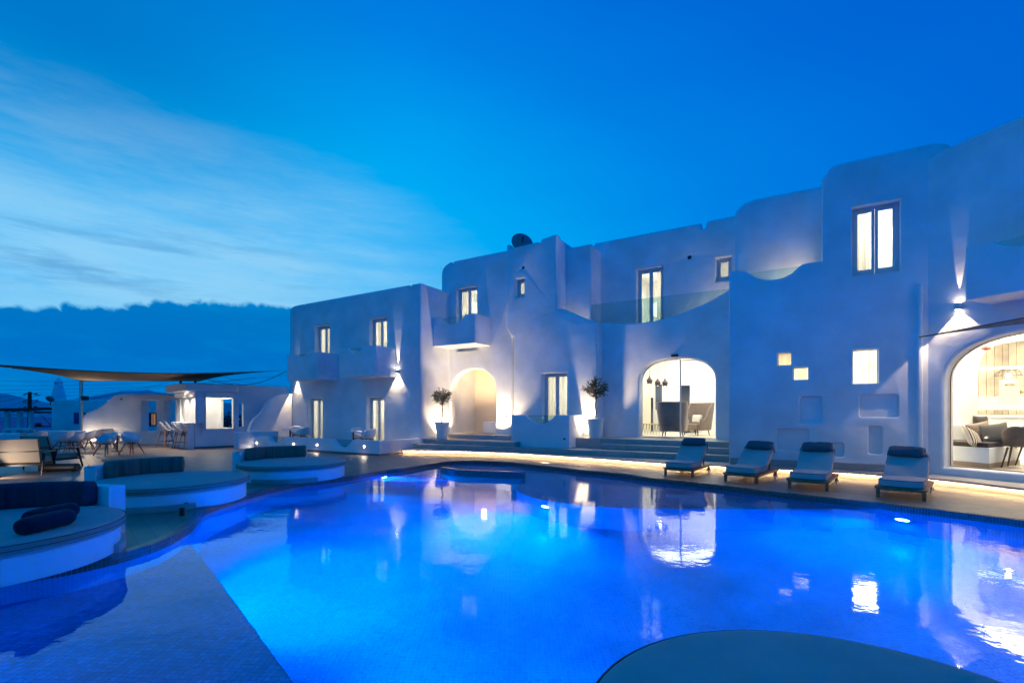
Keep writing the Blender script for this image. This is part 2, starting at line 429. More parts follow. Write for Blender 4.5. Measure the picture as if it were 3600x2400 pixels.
for i in range(len(prof)-1):
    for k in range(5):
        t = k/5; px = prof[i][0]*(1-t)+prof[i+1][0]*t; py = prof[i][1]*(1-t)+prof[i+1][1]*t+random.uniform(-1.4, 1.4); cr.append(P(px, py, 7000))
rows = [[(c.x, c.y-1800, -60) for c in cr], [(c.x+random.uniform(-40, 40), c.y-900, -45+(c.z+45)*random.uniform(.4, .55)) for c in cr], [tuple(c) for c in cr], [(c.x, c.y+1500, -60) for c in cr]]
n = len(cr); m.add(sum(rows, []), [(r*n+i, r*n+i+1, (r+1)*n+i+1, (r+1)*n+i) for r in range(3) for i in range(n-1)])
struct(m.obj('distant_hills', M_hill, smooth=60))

# ------------------------------------------------------------------ pool outline
far = [(3600,1825),(3376,1797),(3198,1778),(3079,1763),(2900,1745),(2708,1724),(2504,1699),(2300,1678),(2187,1662),(2054,1650),(1920,1635),
       (1808,1623),(1719,1618),(1629,1617),(1562,1621),(1500,1630),(1420,1643),(1339,1652),(1215,1674),(1050,1693),(895,1724),(773,1760),(696,1788),(671,1815),(635,1848),(552,1892),(453,1926)]
pool = [tuple(G(*p).xy) for p in far]
pool = [(7.95, 4.2), (8.0, 5.3), (7.7, 6.2)] + pool + [(-4.42, 4.98), (-4.85, 4.52), (-5.25, 3.7), (-4.9, 2.5), (-3.6, 1.7), (-1.8, 1.45), (-.3, 1.6), (.38, 2.06), (.75, 2.42), (1.22, 2.56), (1.8, 2.42), (2.3, 2.0), (3.2, 1.7), (5.2, 1.7), (7.2, 2.7)]
pool = catmull(pool, 8)
TP = .036                                      # mosaic tile pitch
def resample(p, step):
    o = [Vector(p[0])]; acc = 0; N = len(p)
    for i in range(N):
        a, b = Vector(p[i]), Vector(p[(i+1) % N]); L = (b-a).length
        d = step-acc
        while d <= L: o.append(a+(b-a)*(d/L)); d += step
        acc = (acc+L) % step if L+acc >= step else acc+L
    return o
edge_fine = resample(pool, TP)
inner = offset_path(pool, 3*TP, True)
CW = 3*TP

deck_out = [(-24.5, -5), (16, -5), (16, 27), (-24.5, 27)]
nv = len(pool)
r = delaunay_2d_cdt([Vector(p) for p in deck_out]+[Vector(p) for p in pool], [], [list(range(4)), list(range(4, 4+nv))], 0, 1e-5)
dv, df = r[0], [f for f, o in zip(r[2], r[5]) if 1 not in o and 0 in o]
m = MB(); m.add([(v.x, v.y, -.014) for v in dv], [tuple(f) for f in df])
m.prism([(-24.5, -5), (-24.2, -5), (-24.2, 27), (-24.5, 27)], -4, -.02)
deck = struct(m.obj('deck', M_grout))

# plinth front edge (under its nosing runs the light strip)
ledpx = [(1413,1590),(1560,1592),(1700,1596),(1850,1603),(2000,1613),(2150,1624),(2300,1635.5),(2522,1648),(2749,1660.5),(2989,1675.5),(3180,1690),(3346,1705),(3600,1737)]
PL = [tuple(G(x, y, .06).xy) for x, y in ledpx]
PL = catmull(PL+[(9.55, 7.0), (10.1, 5.2), (10.6, 3)], 6, False)
plinth_poly = PL + [(14, 3), (15, 12), (3, 24), (-3.9, 21)]

# planks of wood-look tile, each its own piece
pa = Vector((.68, -.733)).normalized(); pb = Vector((-pa.y, pa.x)); PLN, PWD, GAP = 1.2, .2, .0035
plank_me = None
def plank_mesh(poly):
    mm = MB(); c = [(x, y) for x, y in poly]; mm.prism(c, -.012, 0, bot=False); return mm
cands = []
for j in range(-120, 220):
    offs = (j*.37 % 1)*PLN
    for i in range(-36, 36):
        c = pa*(i*PLN+offs)+pb*(j*PWD)
        if not (-24.2 < c.x < 11.5 and -2 < c.y < 26.4): continue
        if c.y < 2 and abs(c.x) > 9: continue
        if abs(c.x) > 1.25*max(c.y, 0)+4: continue
        if inside(c, plinth_poly) and not inside(c+pa*.9, plinth_poly) is False: 
            if all(inside(c+pa*k*.6+pb*l*.1, plinth_poly) for k in (-1, 1) for l in (-1, 1)): continue
        q = [c+pa*(sx*(PLN-GAP)/2)+pb*(sy*(PWD-GAP)/2) for sx, sy in ((-1,-1),(1,-1),(1,1),(-1,1))]
        ins = [inside(x, pool) for x in q]+[inside(c+pa*k*.3, pool) for k in (-1, 0, 1)]
        if all(ins): continue
        cands.append((c.length if (abs(c.x) < 1.06*c.y and c.y > 4) else 100+c.length, c, q, any(ins)))
cands.sort(key=lambda t: t[0])
unit = MB(); unit.prism([(-(PLN-GAP)/2, -(PWD-GAP)/2), ((PLN-GAP)/2, -(PWD-GAP)/2), ((PLN-GAP)/2, (PWD-GAP)/2), (-(PLN-GAP)/2, (PWD-GAP)/2)], -.012, 0, bot=False)
unit_me = unit.mesh('plank'); unit_me.materials.append(M_plank)
prz = math.atan2(pa.y, pa.x); rest = MB(); nind = 0
for d, c, q, cut in cands:
    polys = None
    if cut:
        lo = min(range(len(pool)), key=lambda k: (Vector(pool[k])-c).length)
        r = delaunay_2d_cdt(q+[Vector(p) for p in pool], [], [[0, 1, 2, 3], list(range(4, 4+nv))], 0, 1e-6)
        tris = [f for f, o in zip(r[2], r[5]) if 0 in o and 1 not in o]
        if not tris: continue
        used = sorted({i for f in tris for i in f}); ix = {v: k for k, v in enumerate(used)}
        mm = MB(); mm.add([(r[0][i].x-c.x, r[0][i].y-c.y, 0) for i in used], [tuple(ix[i] for i in f) for f in tris])
        if nind < 300: mm.obj('plank', M_plank, deck, loc=(c.x, c.y, 0)); nind += 1
        else: rest.add([(r[0][i].x, r[0][i].y, 0) for i in used], [tuple(ix[i] for i in f) for f in tris])
    elif nind < 300:
        o = mkobj('plank', unit_me, None, deck); o.location = (c.x, c.y, 0); o.rotation_euler.z = prz+(math.pi if random.random() < .5 else 0); nind += 1
    else:
        z = random.uniform(-.0006, .0006); rest.prism([(v.x, v.y) for v in q], -.012, z, bot=False)
struct(rest.obj('plank_field', M_plank_far, deck), 'stuff')

# ------------------------------------------------------------------ pool shell, mosaic rim, water
M_poolwall = mosaicmat('pool_mosaic', (.24, .30, .56), (.30, .38, .66), (.42, .52, .78), TP, uv=True)
M_poolfloor = mosaicmat('pool_floor_mosaic', (.26, .33, .56), (.32, .40, .64), (.40, .48, .70), .05)
M_ledge = mosaicmat('ledge_mosaic', (.04, .22, .56), (.09, .36, .86), (.03, .16, .44), .05)
M_tile = mat('rim_mosaic_tile', (.085, .082, .088), .22, objvar=.5, var=.55, vscale=26)
M_tgrout = mat('rim_grout', (.30, .29, .28), .9)
def uvwall(name, path, z0, z1, closed, material, parent):
    N = len(path); vs = []; fs = []; uvs = []; acc = 0
    for i in range(N+(1 if closed else 0)):
        p = path[i % N]
        if i: acc += (Vector(p)-Vector(path[(i-1) % N])).length
        vs += [(p[0], p[1], z0), (p[0], p[1], z1)]; uvs += [(acc, z0), (acc, z1)]
    for i in range(N if closed else N-1): fs.append((2*i, 2*i+1, 2*i+3, 2*i+2))
    me = bpy.data.meshes.new(name); me.from_pydata(vs, [], fs); ul = me.uv_layers.new(name='UVMap')
    for l in me.loops: ul.data[l.index].uv = uvs[l.vertex_index]
    shade(me, 50); return mkobj(name, me, material, parent)
basin = thing('swimming_pool', '', ''); del basin['label']; del basin['category']; struct(basin)
uvwall('pool_wall', inner, -1.85, -.1, True, M_poolwall, basin)
m = MB(); m.prism([(-6.5, .5), (10, .5), (10, 17), (-6.5, 17)], -2.0, -1.8, bot=False); m.obj('pool_floor', M_poolfloor, basin)
# shallow ledge on the left with a straight edge
EL0, EL1 = Vector((-4.72, 7.04)), Vector((.35, 1.30))
m = MB(); m.prism([tuple(EL0), (-5.9, 7.0), (-6.4, 4.5), (-6, 1), (.3, .6), tuple(EL1)], -1.79, -.74, bot=False); m.obj('shallow_ledge', M_ledge, basin)
uvwall('ledge_wall', [tuple(EL1+Vector((.004, .004))), tuple(EL0+Vector((.004, .004)))], -1.78, -.741, False, M_poolwall, basin)
# sun shelf along the far side
SH = catmull([(6.4, 8.2), (4.8, 8.3), (3.4, 8.33), (2.2, 8.36), (1.5, 8.5), (1.0, 8.78), (.55, 9.2), (.26, 9.7), (.1, 10.4), (.15, 11.2), (.3, 11.95)], 5, False)
ARC = catmull([(.31, 12.03), (-.42, 12.17), (-1.16, 12.42), (-1.6, 12.75), (-1.83, 13.08)], 5, False)
m = MB(); m.prism(SH+ARC+[(-2.2, 14.6), (-1.6, 16.2), (2, 16), (9, 10)], -1.79, -.26, bot=False); m.obj('sun_shelf', M_ledge, basin)
uvwall('shelf_wall', offset_path(SH, .004), -1.78, -.261, False, M_poolwall, basin)
for k, (rr, zz) in enumerate(((1.75, -.4), (2.2, -.68), (2.65, -.96))):
    m = MB(); m.prism([(-2.45+rr*math.cos(R(a)), 14.95+rr*math.sin(R(a))) for a in range(180, 361, 9)], -1.79, zz, bot=False); m.obj('pool_step', M_ledge, basin)
# rim: grout bed + real tiles
m = MB(); e0 = offset_path(pool, -.002, True); e1 = offset_path(pool, CW, True); N = len(pool)
m.add([(x, y, -.004) for x, y in e0]+[(x, y, -.004) for x, y in e1]+[(x, y, -.125) for x, y in e1],
      [(i, (i+1) % N, N+(i+1) % N, N+i) for i in range(N)]+[(N+i, N+(i+1) % N, 2*N+(i+1) % N, 2*N+i) for i in range(N)])
m.obj('rim_bed', M_tgrout, basin)
tl = MB(); th = TP-.004; tl.box((-th/2, -th/2, -.003), (th/2, th/2, .003)); tile_me = tl.mesh('mosaic_tile'); tile_me.materials.append(M_tile)
tiles = []; N = len(edge_fine)
nbx = [(-th/2, -th/2), (th/2, -th/2), (th/2, th/2), (-th/2, th/2)]
for i in range(N):
    a, b = edge_fine[i], edge_fine[(i+1) % N]; c = (a+b)/2; t = (edge_fine[(i+2) % N]-edge_fine[i-1]); 
    if t.length < 1e-6: continue
    t.normalize(); nn = Vector((-t.y, t.x))
    if c.y < 3.2: continue
    for k in range(3):
        p = c+nn*(TP*(k+.5)); M = Matrix(((t.x, nn.x, 0, p.x), (t.y, nn.y, 0, p.y), (0, 0, 1, -.001), (0, 0, 0, 1)))
        tiles.append((p.length+(0 if p.x < -3.6 and p.y > 4.3 else 50), M))
    for k in range(4):
        p = c+nn*(CW+.001); z = -.006-TP*(k+.5)+.002
        M = Matrix(((t.x, 0, nn.x, p.x), (t.y, 0, nn.y, p.y), (0, -1, 0, z), (0, 0, 0, 1)))
        tiles.append((p.length+(0 if p.x < -3.6 and p.y > 4.3 else 50), M))
tiles.sort(key=lambda x: x[0])
field = MB()
for k, (d, M) in enumerate(tiles):
    if k < 300:
        o = mkobj('mosaic_tile', tile_me, None, basin); o.matrix_basis = M
    else:
        field.add([(x, y, .003) for x, y in nbx]+[(x, y, -.003) for x, y in nbx], [(0, 1, 2, 3), (4, 5, 1, 0), (5, 6, 2, 1), (6, 7, 3, 2), (7, 4, 0, 3)], M)
struct(field.obj('mosaic_field', M_tile, basin), 'stuff')
# curved mosaic divider standing out of the water
def ribbon(mm, path, w, z0, z1):
    a = offset_path(path, w/2); b = offset_path(path, -w/2); mm.prism(a+b[::-1], z0, z1, bot=False); return a, b
m = MB(); aa, bb = ribbon(m, ARC, .17, -1.79, .058); m.obj('divider_core', M_tgrout, basin)
loop = aa+bb[::-1]
if area2(loop) < 0: loop = loop[::-1]
lf = resample(loop, TP); dm_ = MB(); N = len(lf)
for i in range(N):
    a, b = lf[i], lf[(i+1) % N]; c = (a+b)/2; t = b-a
    if t.length < TP*.5: continue
    t.normalize(); nn = Vector((t.y, -t.x))
    for k in range(7):
        M = Matrix(((t.x, 0, nn.x, c.x+nn.x*.003), (t.y, 0, nn.y, c.y+nn.y*.003), (0, 1, 0, .06-TP*(k+.5)), (0, 0, 0, 1)))
        dm_.add([(x, y, .003) for x, y in nbx]+[(x, y, -.003) for x, y in nbx], [(0, 1, 2, 3), (4, 5, 1, 0), (5, 6, 2, 1), (6, 7, 3, 2), (7, 4, 0, 3)], M)
cl = resample(ARC+ARC[::-1][1:-1], TP); cl = cl[:len(cl)//2]
for i in range(len(cl)-1):
    t = (cl[i+1]-cl[i]).normalized(); nn = Vector((-t.y, t.x)); c = (cl[i]+cl[i+1])/2
    for k in (-2, -1, 0, 1, 2):
        p = c+nn*(TP*k*.93); M = Matrix(((t.x, nn.x, 0, p.x), (t.y, nn.y, 0, p.y), (0, 0, 1, .0605), (0, 0, 0, 1)))
        dm_.add([(x, y, .003) for x, y in nbx]+[(x, y, -.003) for x, y in nbx], [(0, 1, 2, 3), (4, 5, 1, 0), (5, 6, 2, 1), (6, 7, 3, 2), (7, 4, 0, 3)], M)
struct(dm_.obj('divider_tiles', mat('divider_tile', (.13, .125, .13), .25, var=.5, vscale=26), basin), 'stuff')

M_water = bpy.data.materials.new('pool_water'); M_water.use_nodes = True; t = M_water.node_tree; t.nodes.clear()
gl = t.nodes.new('ShaderNodeBsdfGlass'); gl.inputs['IOR'].default_value = 1.333; gl.inputs['Roughness'].default_value = 0.0; gl.inputs['Color'].default_value = (.94, .98, 1, 1)
co = t.nodes.new('ShaderNodeTexCoord'); last = None
for sc_, ds in ((1.1, .0030), (5.0, .0016), (17, .0005)):
    nz = t.nodes.new('ShaderNodeTexNoise'); nz.inputs['Scale'].default_value = sc_; nz.inputs['Detail'].default_value = 2
    t.links.new(co.outputs['Object'], nz.inputs['Vector'])
    bp = t.nodes.new('ShaderNodeBump'); bp.inputs['Strength'].default_value = 1; bp.inputs['Distance'].default_value = ds; t.links.new(nz.outputs[0], bp.inputs['Height'])
    if last: t.links.new(last, bp.inputs['Normal'])
    last = bp.outputs[0]
t.links.new(last, gl.inputs['Normal'])
o = t.nodes.new('ShaderNodeOutputMaterial'); t.links.new(gl.outputs[0], o.inputs[0])
m = MB(); m.prism(offset_path(pool, CW-.02, True), WATER, WATER+.001, bot=False, top=True)
m.f = [f for f in m.f if len(f) == 3]
struct(m.obj('water', M_water))

# pool lamps (niche ring + glowing lens + the light itself)
POOLC = (-.11, .145, 1)
def pool_lamp(p, n, e, label, ang=150):
    n = Vector((n[0], n[1], 0)).normalized(); q = n.to_track_quat('Z', 'Y').to_matrix().to_4x4()
    L = thing('pool_lamp', label, 'pool lamp', p, 0, 'underwater pool lamps'); M = q
    mm = MB(); mm.lathe([(.10, 0), (.125, .004), (.125, .018), (.095, .02)], 20, M); mm.obj('ring', M_steel, L, smooth=40)
    mm = MB(); mm.lathe([(.0001, .016), (.06, .015), (.094, .010)], 20, M); mm.obj('lens', M_poolglow, L, smooth=40)
    lamp('pool_light', 'SPOT', Vector(p)+n*.09, e, POOLC, L, Vector(p)+n*2+Vector((0, 0, -1.5)), .07, ang, 1)
PE = 760
def near_inner(x, y):
    k = min(range(len(inner)), key=lambda i: (Vector(inner[i])-Vector((x, y))).length)
    a, b = Vector(inner[k-1]), Vector(inner[(k+1) % len(inner)]); t = (b-a).normalized()
    return Vector(inner[k]), Vector((-t.y, t.x))
def wall_lamp(x, y, z, e, label):
    p, nn = near_inner(x, y); pool_lamp((p.x+nn.x*.003, p.y+nn.y*.003, z), nn, e, label)
wall_lamp(6.05, 7.7, -.78, PE*2.0, 'underwater lamp in the pool wall below the row of loungers')
wall_lamp(-3.55, 12.9, -.72, PE*1.2, 'underwater lamp in the pool wall beside the round bed nearest the bar')
k = min(range(len(SH)), key=lambda i: (Vector(SH[i])-Vector((.62, 9.1))).length); d = (Vector(SH[k+1])-Vector(SH[k-1])).normalized(); nn = Vector((-d.y, d.x))
if nn.dot(Vector((0, -1))) < 0: nn = -nn
pool_lamp((SH[k][0]+nn.x*.012, SH[k][1]+nn.y*.012, -.8), nn, PE*2.9, 'underwater lamp in the curved front of the sun shelf')
dl = (EL1-EL0).normalized(); nl = Vector((-dl.y, dl.x)); nl = nl if nl.x > 0 else -nl
for f in (.30, .70):
    pp = EL0+(EL1-EL0)*f+nl*.014; pool_lamp((pp.x, pp.y, -1.22), nl, PE*(3.4 if f < .5 else 1.0), 'underwater lamp in the straight wall of the shallow ledge')
wall_lamp(-4.3, 2.1, -.42, PE*.22, 'underwater lamp in the near wall of the shallow ledge')
wall_lamp(7.4, 3.0, -.85, PE*.45, 'added unseen underwater lamp in the pool wall near the foreground bed')  # this lamp and the next are added out of view, for even blue light
wall_lamp(3.4, 1.75, -.85, PE*.45, 'added unseen underwater lamp in the pool wall near the foreground bed')

# ------------------------------------------------------------------ plinth, steps and light strip
plinth = thing('plinth', '', ''); del plinth['label']; del plinth['category']; struct(plinth)
body = offset_path(PL, .075)
m = MB(); m.prism(body+[(14, 3), (15, 12), (3, 24), (-3.6, 21.5)], 0.001, Z1-.042, bot=False); m.obj('plinth_body', M_step, plinth)
in2 = offset_path(PL, .42); m = MB(); m.prism(in2+[(14, 3), (15, 12), (3, 24), (-3.4, 21.2)], Z1-.05, Z1-.003, bot=False); m.obj('plinth_top', M_step, plinth)
fine = []
for i in range(len(PL)-1):
    for k in range(6): fine.append(tuple(Vector(PL[i]).lerp(Vector(PL[i+1]), k/6)))
acc = 0; seg = [fine[0]]
def nos(seg):
    a = offset_path(seg, .002); b = offset_path(seg, .416)
    mm = MB(); mm.prism(a+b[::-1], Z1-.04, Z1); mm.obj('slab', M_step, plinth, bevel=.006, seg=1)
for i in range(1, len(fine)):
    acc += (Vector(fine[i])-Vector(fine[i-1])).length; seg.append(fine[i])
    if acc > .88:
        e = Vector(seg[-2]).lerp(Vector(seg[-1]), .88); nos(seg[:-1]+[tuple(e)]); seg = [fine[i]]; acc = 0
strip = offset_path(fine, .045); m = MB(); a = offset_path(strip, .009); b = offset_path(strip, -.009); n = len(a)
m.add([(x, y, Z1-.044) for x, y in a]+[(x, y, Z1-.044) for x, y in b], [(i, i+1, n+i+1, n+i) for i in range(n-1)])
led = tag(m.obj('light_strip', M_led), 'warm glowing light strip curving under the edge of the lowest step', 'light strip')

steps = thing('entrance_steps', '', ''); del steps['label']; del steps['category']; struct(steps)
def run(fr, s0, s1, depth, z0, z1, piece=.9, o=0, mt=None, name='slab', par=None):
    n = max(1, round((s1-s0)/piece)); w = (s1-s0)/n
    for k in range(n):
        mm = MB(); a = s0+k*w+.002; b = s0+(k+1)*w-.002
        mm.prism([tuple(fr.pt(a, 0, o).xy), tuple(fr.pt(b, 0, o).xy), tuple(fr.pt(b, 0, o-depth).xy), tuple(fr.pt(a, 0, o-depth).xy)], z0, z1)
        mm.obj(name, mt or M_step, par or steps, bevel=.012, seg=2)
# lower tread in front of the entrance, bay C and the lounge
tp = []
for px, q in ((1452, 13.8), (1620, 14.08), (1800, 14.28), (2100, 14.40), (2330, 14.44), (2566, 14.45)): tp.append(FQ(q).pt(FQ(q).s(px), 0).xy)
for a, b in zip(tp, tp[1:]):
    d = (b-a).normalized(); f = Fr(a, d); run(f, a.dot(d), b.dot(d), .38, Z1, Z3)
back = [tuple(p+NIN*.37) for p in tp]
m = MB(); m.prism(back+[tuple(FQ(19).pt(FQ(19).s(2700), 0).xy), tuple(FQ(19).pt(FQ(19).s(1400), 0).xy)], Z1-.01, Z3-.003, bot=False); m.obj('tread_core', M_step, steps)
# in front of block E and F
s0, s1 = FE.s(2569), FE.s(3215); run(FQ(QE-.12), s0, s1, .5, Z1, Z3)
m = MB(); m.prism([tuple(FF.pt(-.9, 0, .45).xy), tuple(FF.pt(5, 0, .45).xy), tuple(FF.pt(5, 0, -4.6).xy), tuple(FF.pt(-.9, 0, -4.6).xy)], Z1-.01, Z3-.003, bot=False); m.obj('tread_core', M_step, steps)
run(FF, -.72, 5, .4, Z1, Z3, o=.46)
# entrance steps (bay B) and lounge steps (bay D)
f = FQ(14.42); run(f, f.s(1479), f.s(1812), 1.65, Z3, Z2, 1.0)
f = FQ(15.25); run(f, f.s(1572), f.s(1792), 3.6, Z2-.01, ZL, .85)
f = FQ(14.95); run(f, f.s(2112), f.s(2566), .40, Z3, Z2, 1.0)
f = FQ(15.3); run(f, f.s(2012), f.s(2566), 1.5, Z3-.01, ZL, 1.0)

# ------------------------------------------------------------------ hotel building
hotel = thing('hotel_building', 'white plastered two storey hotel with rounded corners, balconies and arched doors beside the pool', 'building', (0, 18, 0))
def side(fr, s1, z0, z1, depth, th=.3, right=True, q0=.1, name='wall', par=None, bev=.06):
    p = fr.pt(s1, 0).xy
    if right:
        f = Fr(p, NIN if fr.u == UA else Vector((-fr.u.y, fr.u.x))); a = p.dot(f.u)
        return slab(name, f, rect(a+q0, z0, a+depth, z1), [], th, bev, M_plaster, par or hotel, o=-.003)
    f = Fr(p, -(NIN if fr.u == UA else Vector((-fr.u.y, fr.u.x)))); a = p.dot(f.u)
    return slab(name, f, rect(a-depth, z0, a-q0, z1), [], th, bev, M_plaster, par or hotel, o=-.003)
def roof(fr, s0, s1, q0, q1, z):
    m = MB(); m.prism([tuple(fr.pt(s0+.05, 0, -q0).xy), tuple(fr.pt(s1-.05, 0, -q0).xy), tuple(fr.pt(s1-.05, 0, -q1).xy), tuple(fr.pt(s0+.05, 0, -q1).xy)], z-.25, z); m.obj('roof', M_plaster, hotel, local=False)
def room(fr, s0, s1, z0, z1, q0, q1, floor=None, name='room_wall', light=0, lz=None, lcol=WARM3, side_=.5):
    m = MB(); p = [fr.pt(s, z, -q) for z in (z0, z1) for s, q in ((s0, q0), (s1, q0), (s1, q1), (s0, q1))]
    m.add(p, [(0, 1, 2, 3)[::-1], (4, 5, 6, 7), (1, 2, 6, 5), (2, 3, 7, 6), (3, 0, 4, 7)])
    m.obj(name, M_roomwall, hotel, local=False)
    if light: lamp('room_light', 'POINT', fr.pt(s0+(s1-s0)*side_, lz or z1-.35, -(q0+q1)/2), light*1.9, lcol, None, None, .12)
def curtain(fr, s0, s1, z0, z1, o, par, fold=.035, period=.13):
    m = MB(); n = max(8, int((s1-s0)/period*8)); ph = random.random()*6
    m.grid(lambda u, v: tuple(fr.pt(s0+(s1-s0)*u, z0+(z1-z0)*v, o+fold*math.sin(ph+u*(s1-s0)/period*6.28+.6*math.sin(v*2+ph)))), n, 5)
    m.obj('curtain', M_curtain, par, smooth=80, local=False)
def window(fr, s0, s1, z0, z1, depth=.2, cur='both', single=False, mull=.11, light=18, rdepth=1.7, label=None):
    """two casements set back in the opening; panes, curtains and a small lit room behind"""
    W = .055; m = MB(); o0, o1 = -depth, -depth-.06
    def bar(a, b, c, d, e0=o0, e1=o1):
        m.add([fr.pt(x, z, e) for e in (e0, e1) for x, z in ((a, c), (b, c), (b, d), (a, d))], [(0, 1, 2, 3), (7, 6, 5, 4), (0, 4, 5, 1), (1, 5, 6, 2), (2, 6, 7, 3), (3, 7, 4, 0)])
    bar(s0-.02, s0+W, z0, z1); bar(s1-W, s1+.02, z0, z1); bar(s0+W, s1-W, z1-W, z1+.02); bar(s0+W, s1-W, z0, z0+W)
    c = (s0+s1)/2; leafs = [(s0+W, s1-W)] if single else [(s0+W, c), (c, s1-W)]
    S = .065
    w = m.obj('window', M_frame, hotel, local=False, label=label)
    for a, b in leafs:
        m2 = MB(); m = m2
        e = (o0-.012, o1+.008)
        bar(a+.003, a+S, z0+W, z1-W, *e); bar(b-S, b-.003, z0+W, z1-W, *e); bar(a+S, b-S, z1-W-S, z1-W-.003, *e); bar(a+S, b-S, z0+W+.003, z0+W+S+.05, *e)
        m2.obj('casement', M_frame, w, local=False)
        m3 = MB(); m = m3; bar(a+S-.005, b-S+.005, z0+W+S, z1-W-S, o0-.03, o0-.036); m3.obj('pane', M_glass, w, local=False)
    if cur in ('both', 'left'): curtain(fr, s0-.1, s0+(s1-s0)*.42, z0, z1+.1, -.62, w)
    if cur in ('both', 'right'): curtain(fr, s1-(s1-s0)*.40, s1+.1, z0, z1+.1, -.66, w)
    room(fr, s0-.5, s1+.7, z0-.05, z1+.25, .36, rdepth+.36, light=light, lz=z0+(z1-z0)*.75)
    return rect(s0, z0, s1, z1)
def notch(s, z, w=.09, d=.09): return [(s+w, z), (s+w*.35, z-d), (s-w*.1, z-d), (s-w, z)]     # right to left along a parapet top

# ---- wing A
a0, a1 = FA.s(1018), FA.s(1478); zA = 6.46
hA = []
for px0, px1, zt, zb, l in ((1105.5, 1157, FA.z(1130, 1144), 2.98, 20), (1297.6, 1357.5, FA.z(1328, 1117), 2.98, 24), (1080, 1131.5, FA.z(1105, 1399), .12, 20), (1287, 1348, FA.z(1318, 1396), .12, 24)):
    hA.append(window(FA, FA.s(px0), FA.s(px1), zb, zt, .24, light=l, cur='left'))
outA = [(a0, -.02), (a1, -.02), (a1, zA-.10)] + [(a1-.04, zA)] + notch(FA.s(1441), zA) + notch(FA.s(1066), zA) + [(a0+.35, zA-.01), (a0+.12, zA-.06), (a0, zA-.22)]
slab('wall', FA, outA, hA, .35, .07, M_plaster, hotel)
side(FA, a1, -.02, zA, 6, right=True); side(FA, a0, -.02, zA-.1, 6, right=False); roof(FA, a0, a1, .3, 6, zA-.35)
f = FQ(QA+6); slab('wall', f, rect(a0, -.02, a1, zA-.1), [], .3, .05, M_plaster, hotel)

def balcony(fw, depth, pxl, pxr, zb, zt, cut=None, zt2=None, label=None):
    f = fw.off(depth); s0, s1 = f.s(pxl), f.s(pxr); T = .12; zt2 = zt2 or zt
    out = [(s0, zb), (s1, zb), (s1, zt2)]
    if cut:
        c0, c1, cd = f.s(cut[0]), f.s(cut[1]), cut[2]; n = 14; zz0, zz1 = zt2-.004, zt-.004
        for k in range(n+1):
            u = k/n; out.append((c1+(c0-c1)*u, zz0+(zz1-zz0)*u-cd*(math.sin(math.pi*u)**.75)))
    out += [(s0, zt)]
    b = slab('balcony', f, out, [], T, .018, M_plaster, hotel)
    if label: b['label'] = label
    for s, l in ((s0, s0+T), (s1-T, s1)):
        m = MB(); z = zt if s == s0 else zt2
        m.add([fw.pt(x, zz, o) for zz in (zb, z-.004) for x, o in ((s, depth-T+.001), (l, depth-T+.001), (l, -.05), (s, -.05))], [(3, 2, 1, 0), (4, 5, 6, 7), (0, 1, 5, 4), (1, 2, 6, 5), (2, 3, 7, 6), (3, 0, 4, 7)])
        m.obj('side_parapet', M_plaster, b, local=False, bevel=.01)
    m = MB(); m.add([fw.pt(x, zz, o) for zz in (zb+.003, zb+.14) for x, o in ((s0+T-.01, depth-T+.01), (s1-T+.01, depth-T+.01), (s1-T+.01, -.05), (s0+T-.01, -.05))], [(3, 2, 1, 0), (4, 5, 6, 7), (0, 1, 5, 4), (2, 3, 7, 6)])
    m.obj('floor_slab', M_plaster, b, local=False)
    if cut:
        m = MB(); m.add([fw.pt(x, zz, depth-T-.02-e) for e in (0, .012) for x, zz in ((c0-.06, zt-cd-.1), (c1+.06, zt-cd-.1), (c1+.06, min(zt, zt2)-.01), (c0-.06, min(zt, zt2)-.01))], [(0, 1, 2, 3), (7, 6, 5, 4), (3, 2, 6, 7)])
        m.obj('glass_panel', M_glassbal, b, local=False)
    return b, s0, s1
balcony(FA, 1.05, 1009, 1116, 2.89, 4.02, (1038, 1080, .22))
balcony(FA, 1.05, 1193, 1320.6, 2.90, 4.05, (1224, 1274, .24))

# ---- entrance bay B with the arched alcove
b0, b1 = FB.s(1552), FB.s(1800); zB = FB.z(1690, 899)
uw = window(FB, FB.s(1604), FB.s(1676), 3.98, FB.z(1640, 1009), .22, cur='left', light=26)
al0, al1 = FB.s(1586), FB.s(1743); az_ = FB.z(1665, 1295.5)
alc = arch(al0, al1, ZL, FB.z(1586, 1376), az_, 2.1)
outB = [(b0, 0), (b1, 0), (b1, zB)] + notch(FB.s(1590), zB) + [(b0+.42, zB-.02), (b0+.2, zB-.10), (b0+.06, zB-.24), (b0, zB-.42)]
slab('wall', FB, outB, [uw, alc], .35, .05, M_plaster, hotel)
side(FB, b0, 0, zB-.3, 5, right=False); roof(FB, b0, b1, .3, 6, zB-.35)
m = MB(); q0, q1 = .34, 1.75                                     # alcove
p = [FB.pt(s, z, -q) for z in (ZL-.004, az_+.12) for s, q in ((al0-.5, q0), (al1+.5, q0), (al1+.5, q1), (al0-.5, q1))]
m.add(p, [(3, 2, 1, 0), (4, 5, 6, 7), (1, 2, 6, 5), (2, 3, 7, 6), (3, 0, 4, 7)]); m.obj('alcove_wall', mat('alcove_plaster', (.74, .66, .54), .9, bump=.01, bscale=2.5, spec=.2), hotel, local=False)
m = MB(); sA, sB = FB.s(1640)+.15, FB.s(1740)+.4
m.add([FB.pt(s, z, -q) for z in (ZL, ZL+.46) for s, q in ((sA, .95), (sB, .95), (sB, 1.75), (sA, 1.75))], [(0, 1, 5, 4), (1, 2, 6, 5), (3, 0, 4, 7), (4, 5, 6, 7)])
m.obj('alcove_bench', M_plaster, hotel, local=False, bevel=.03)
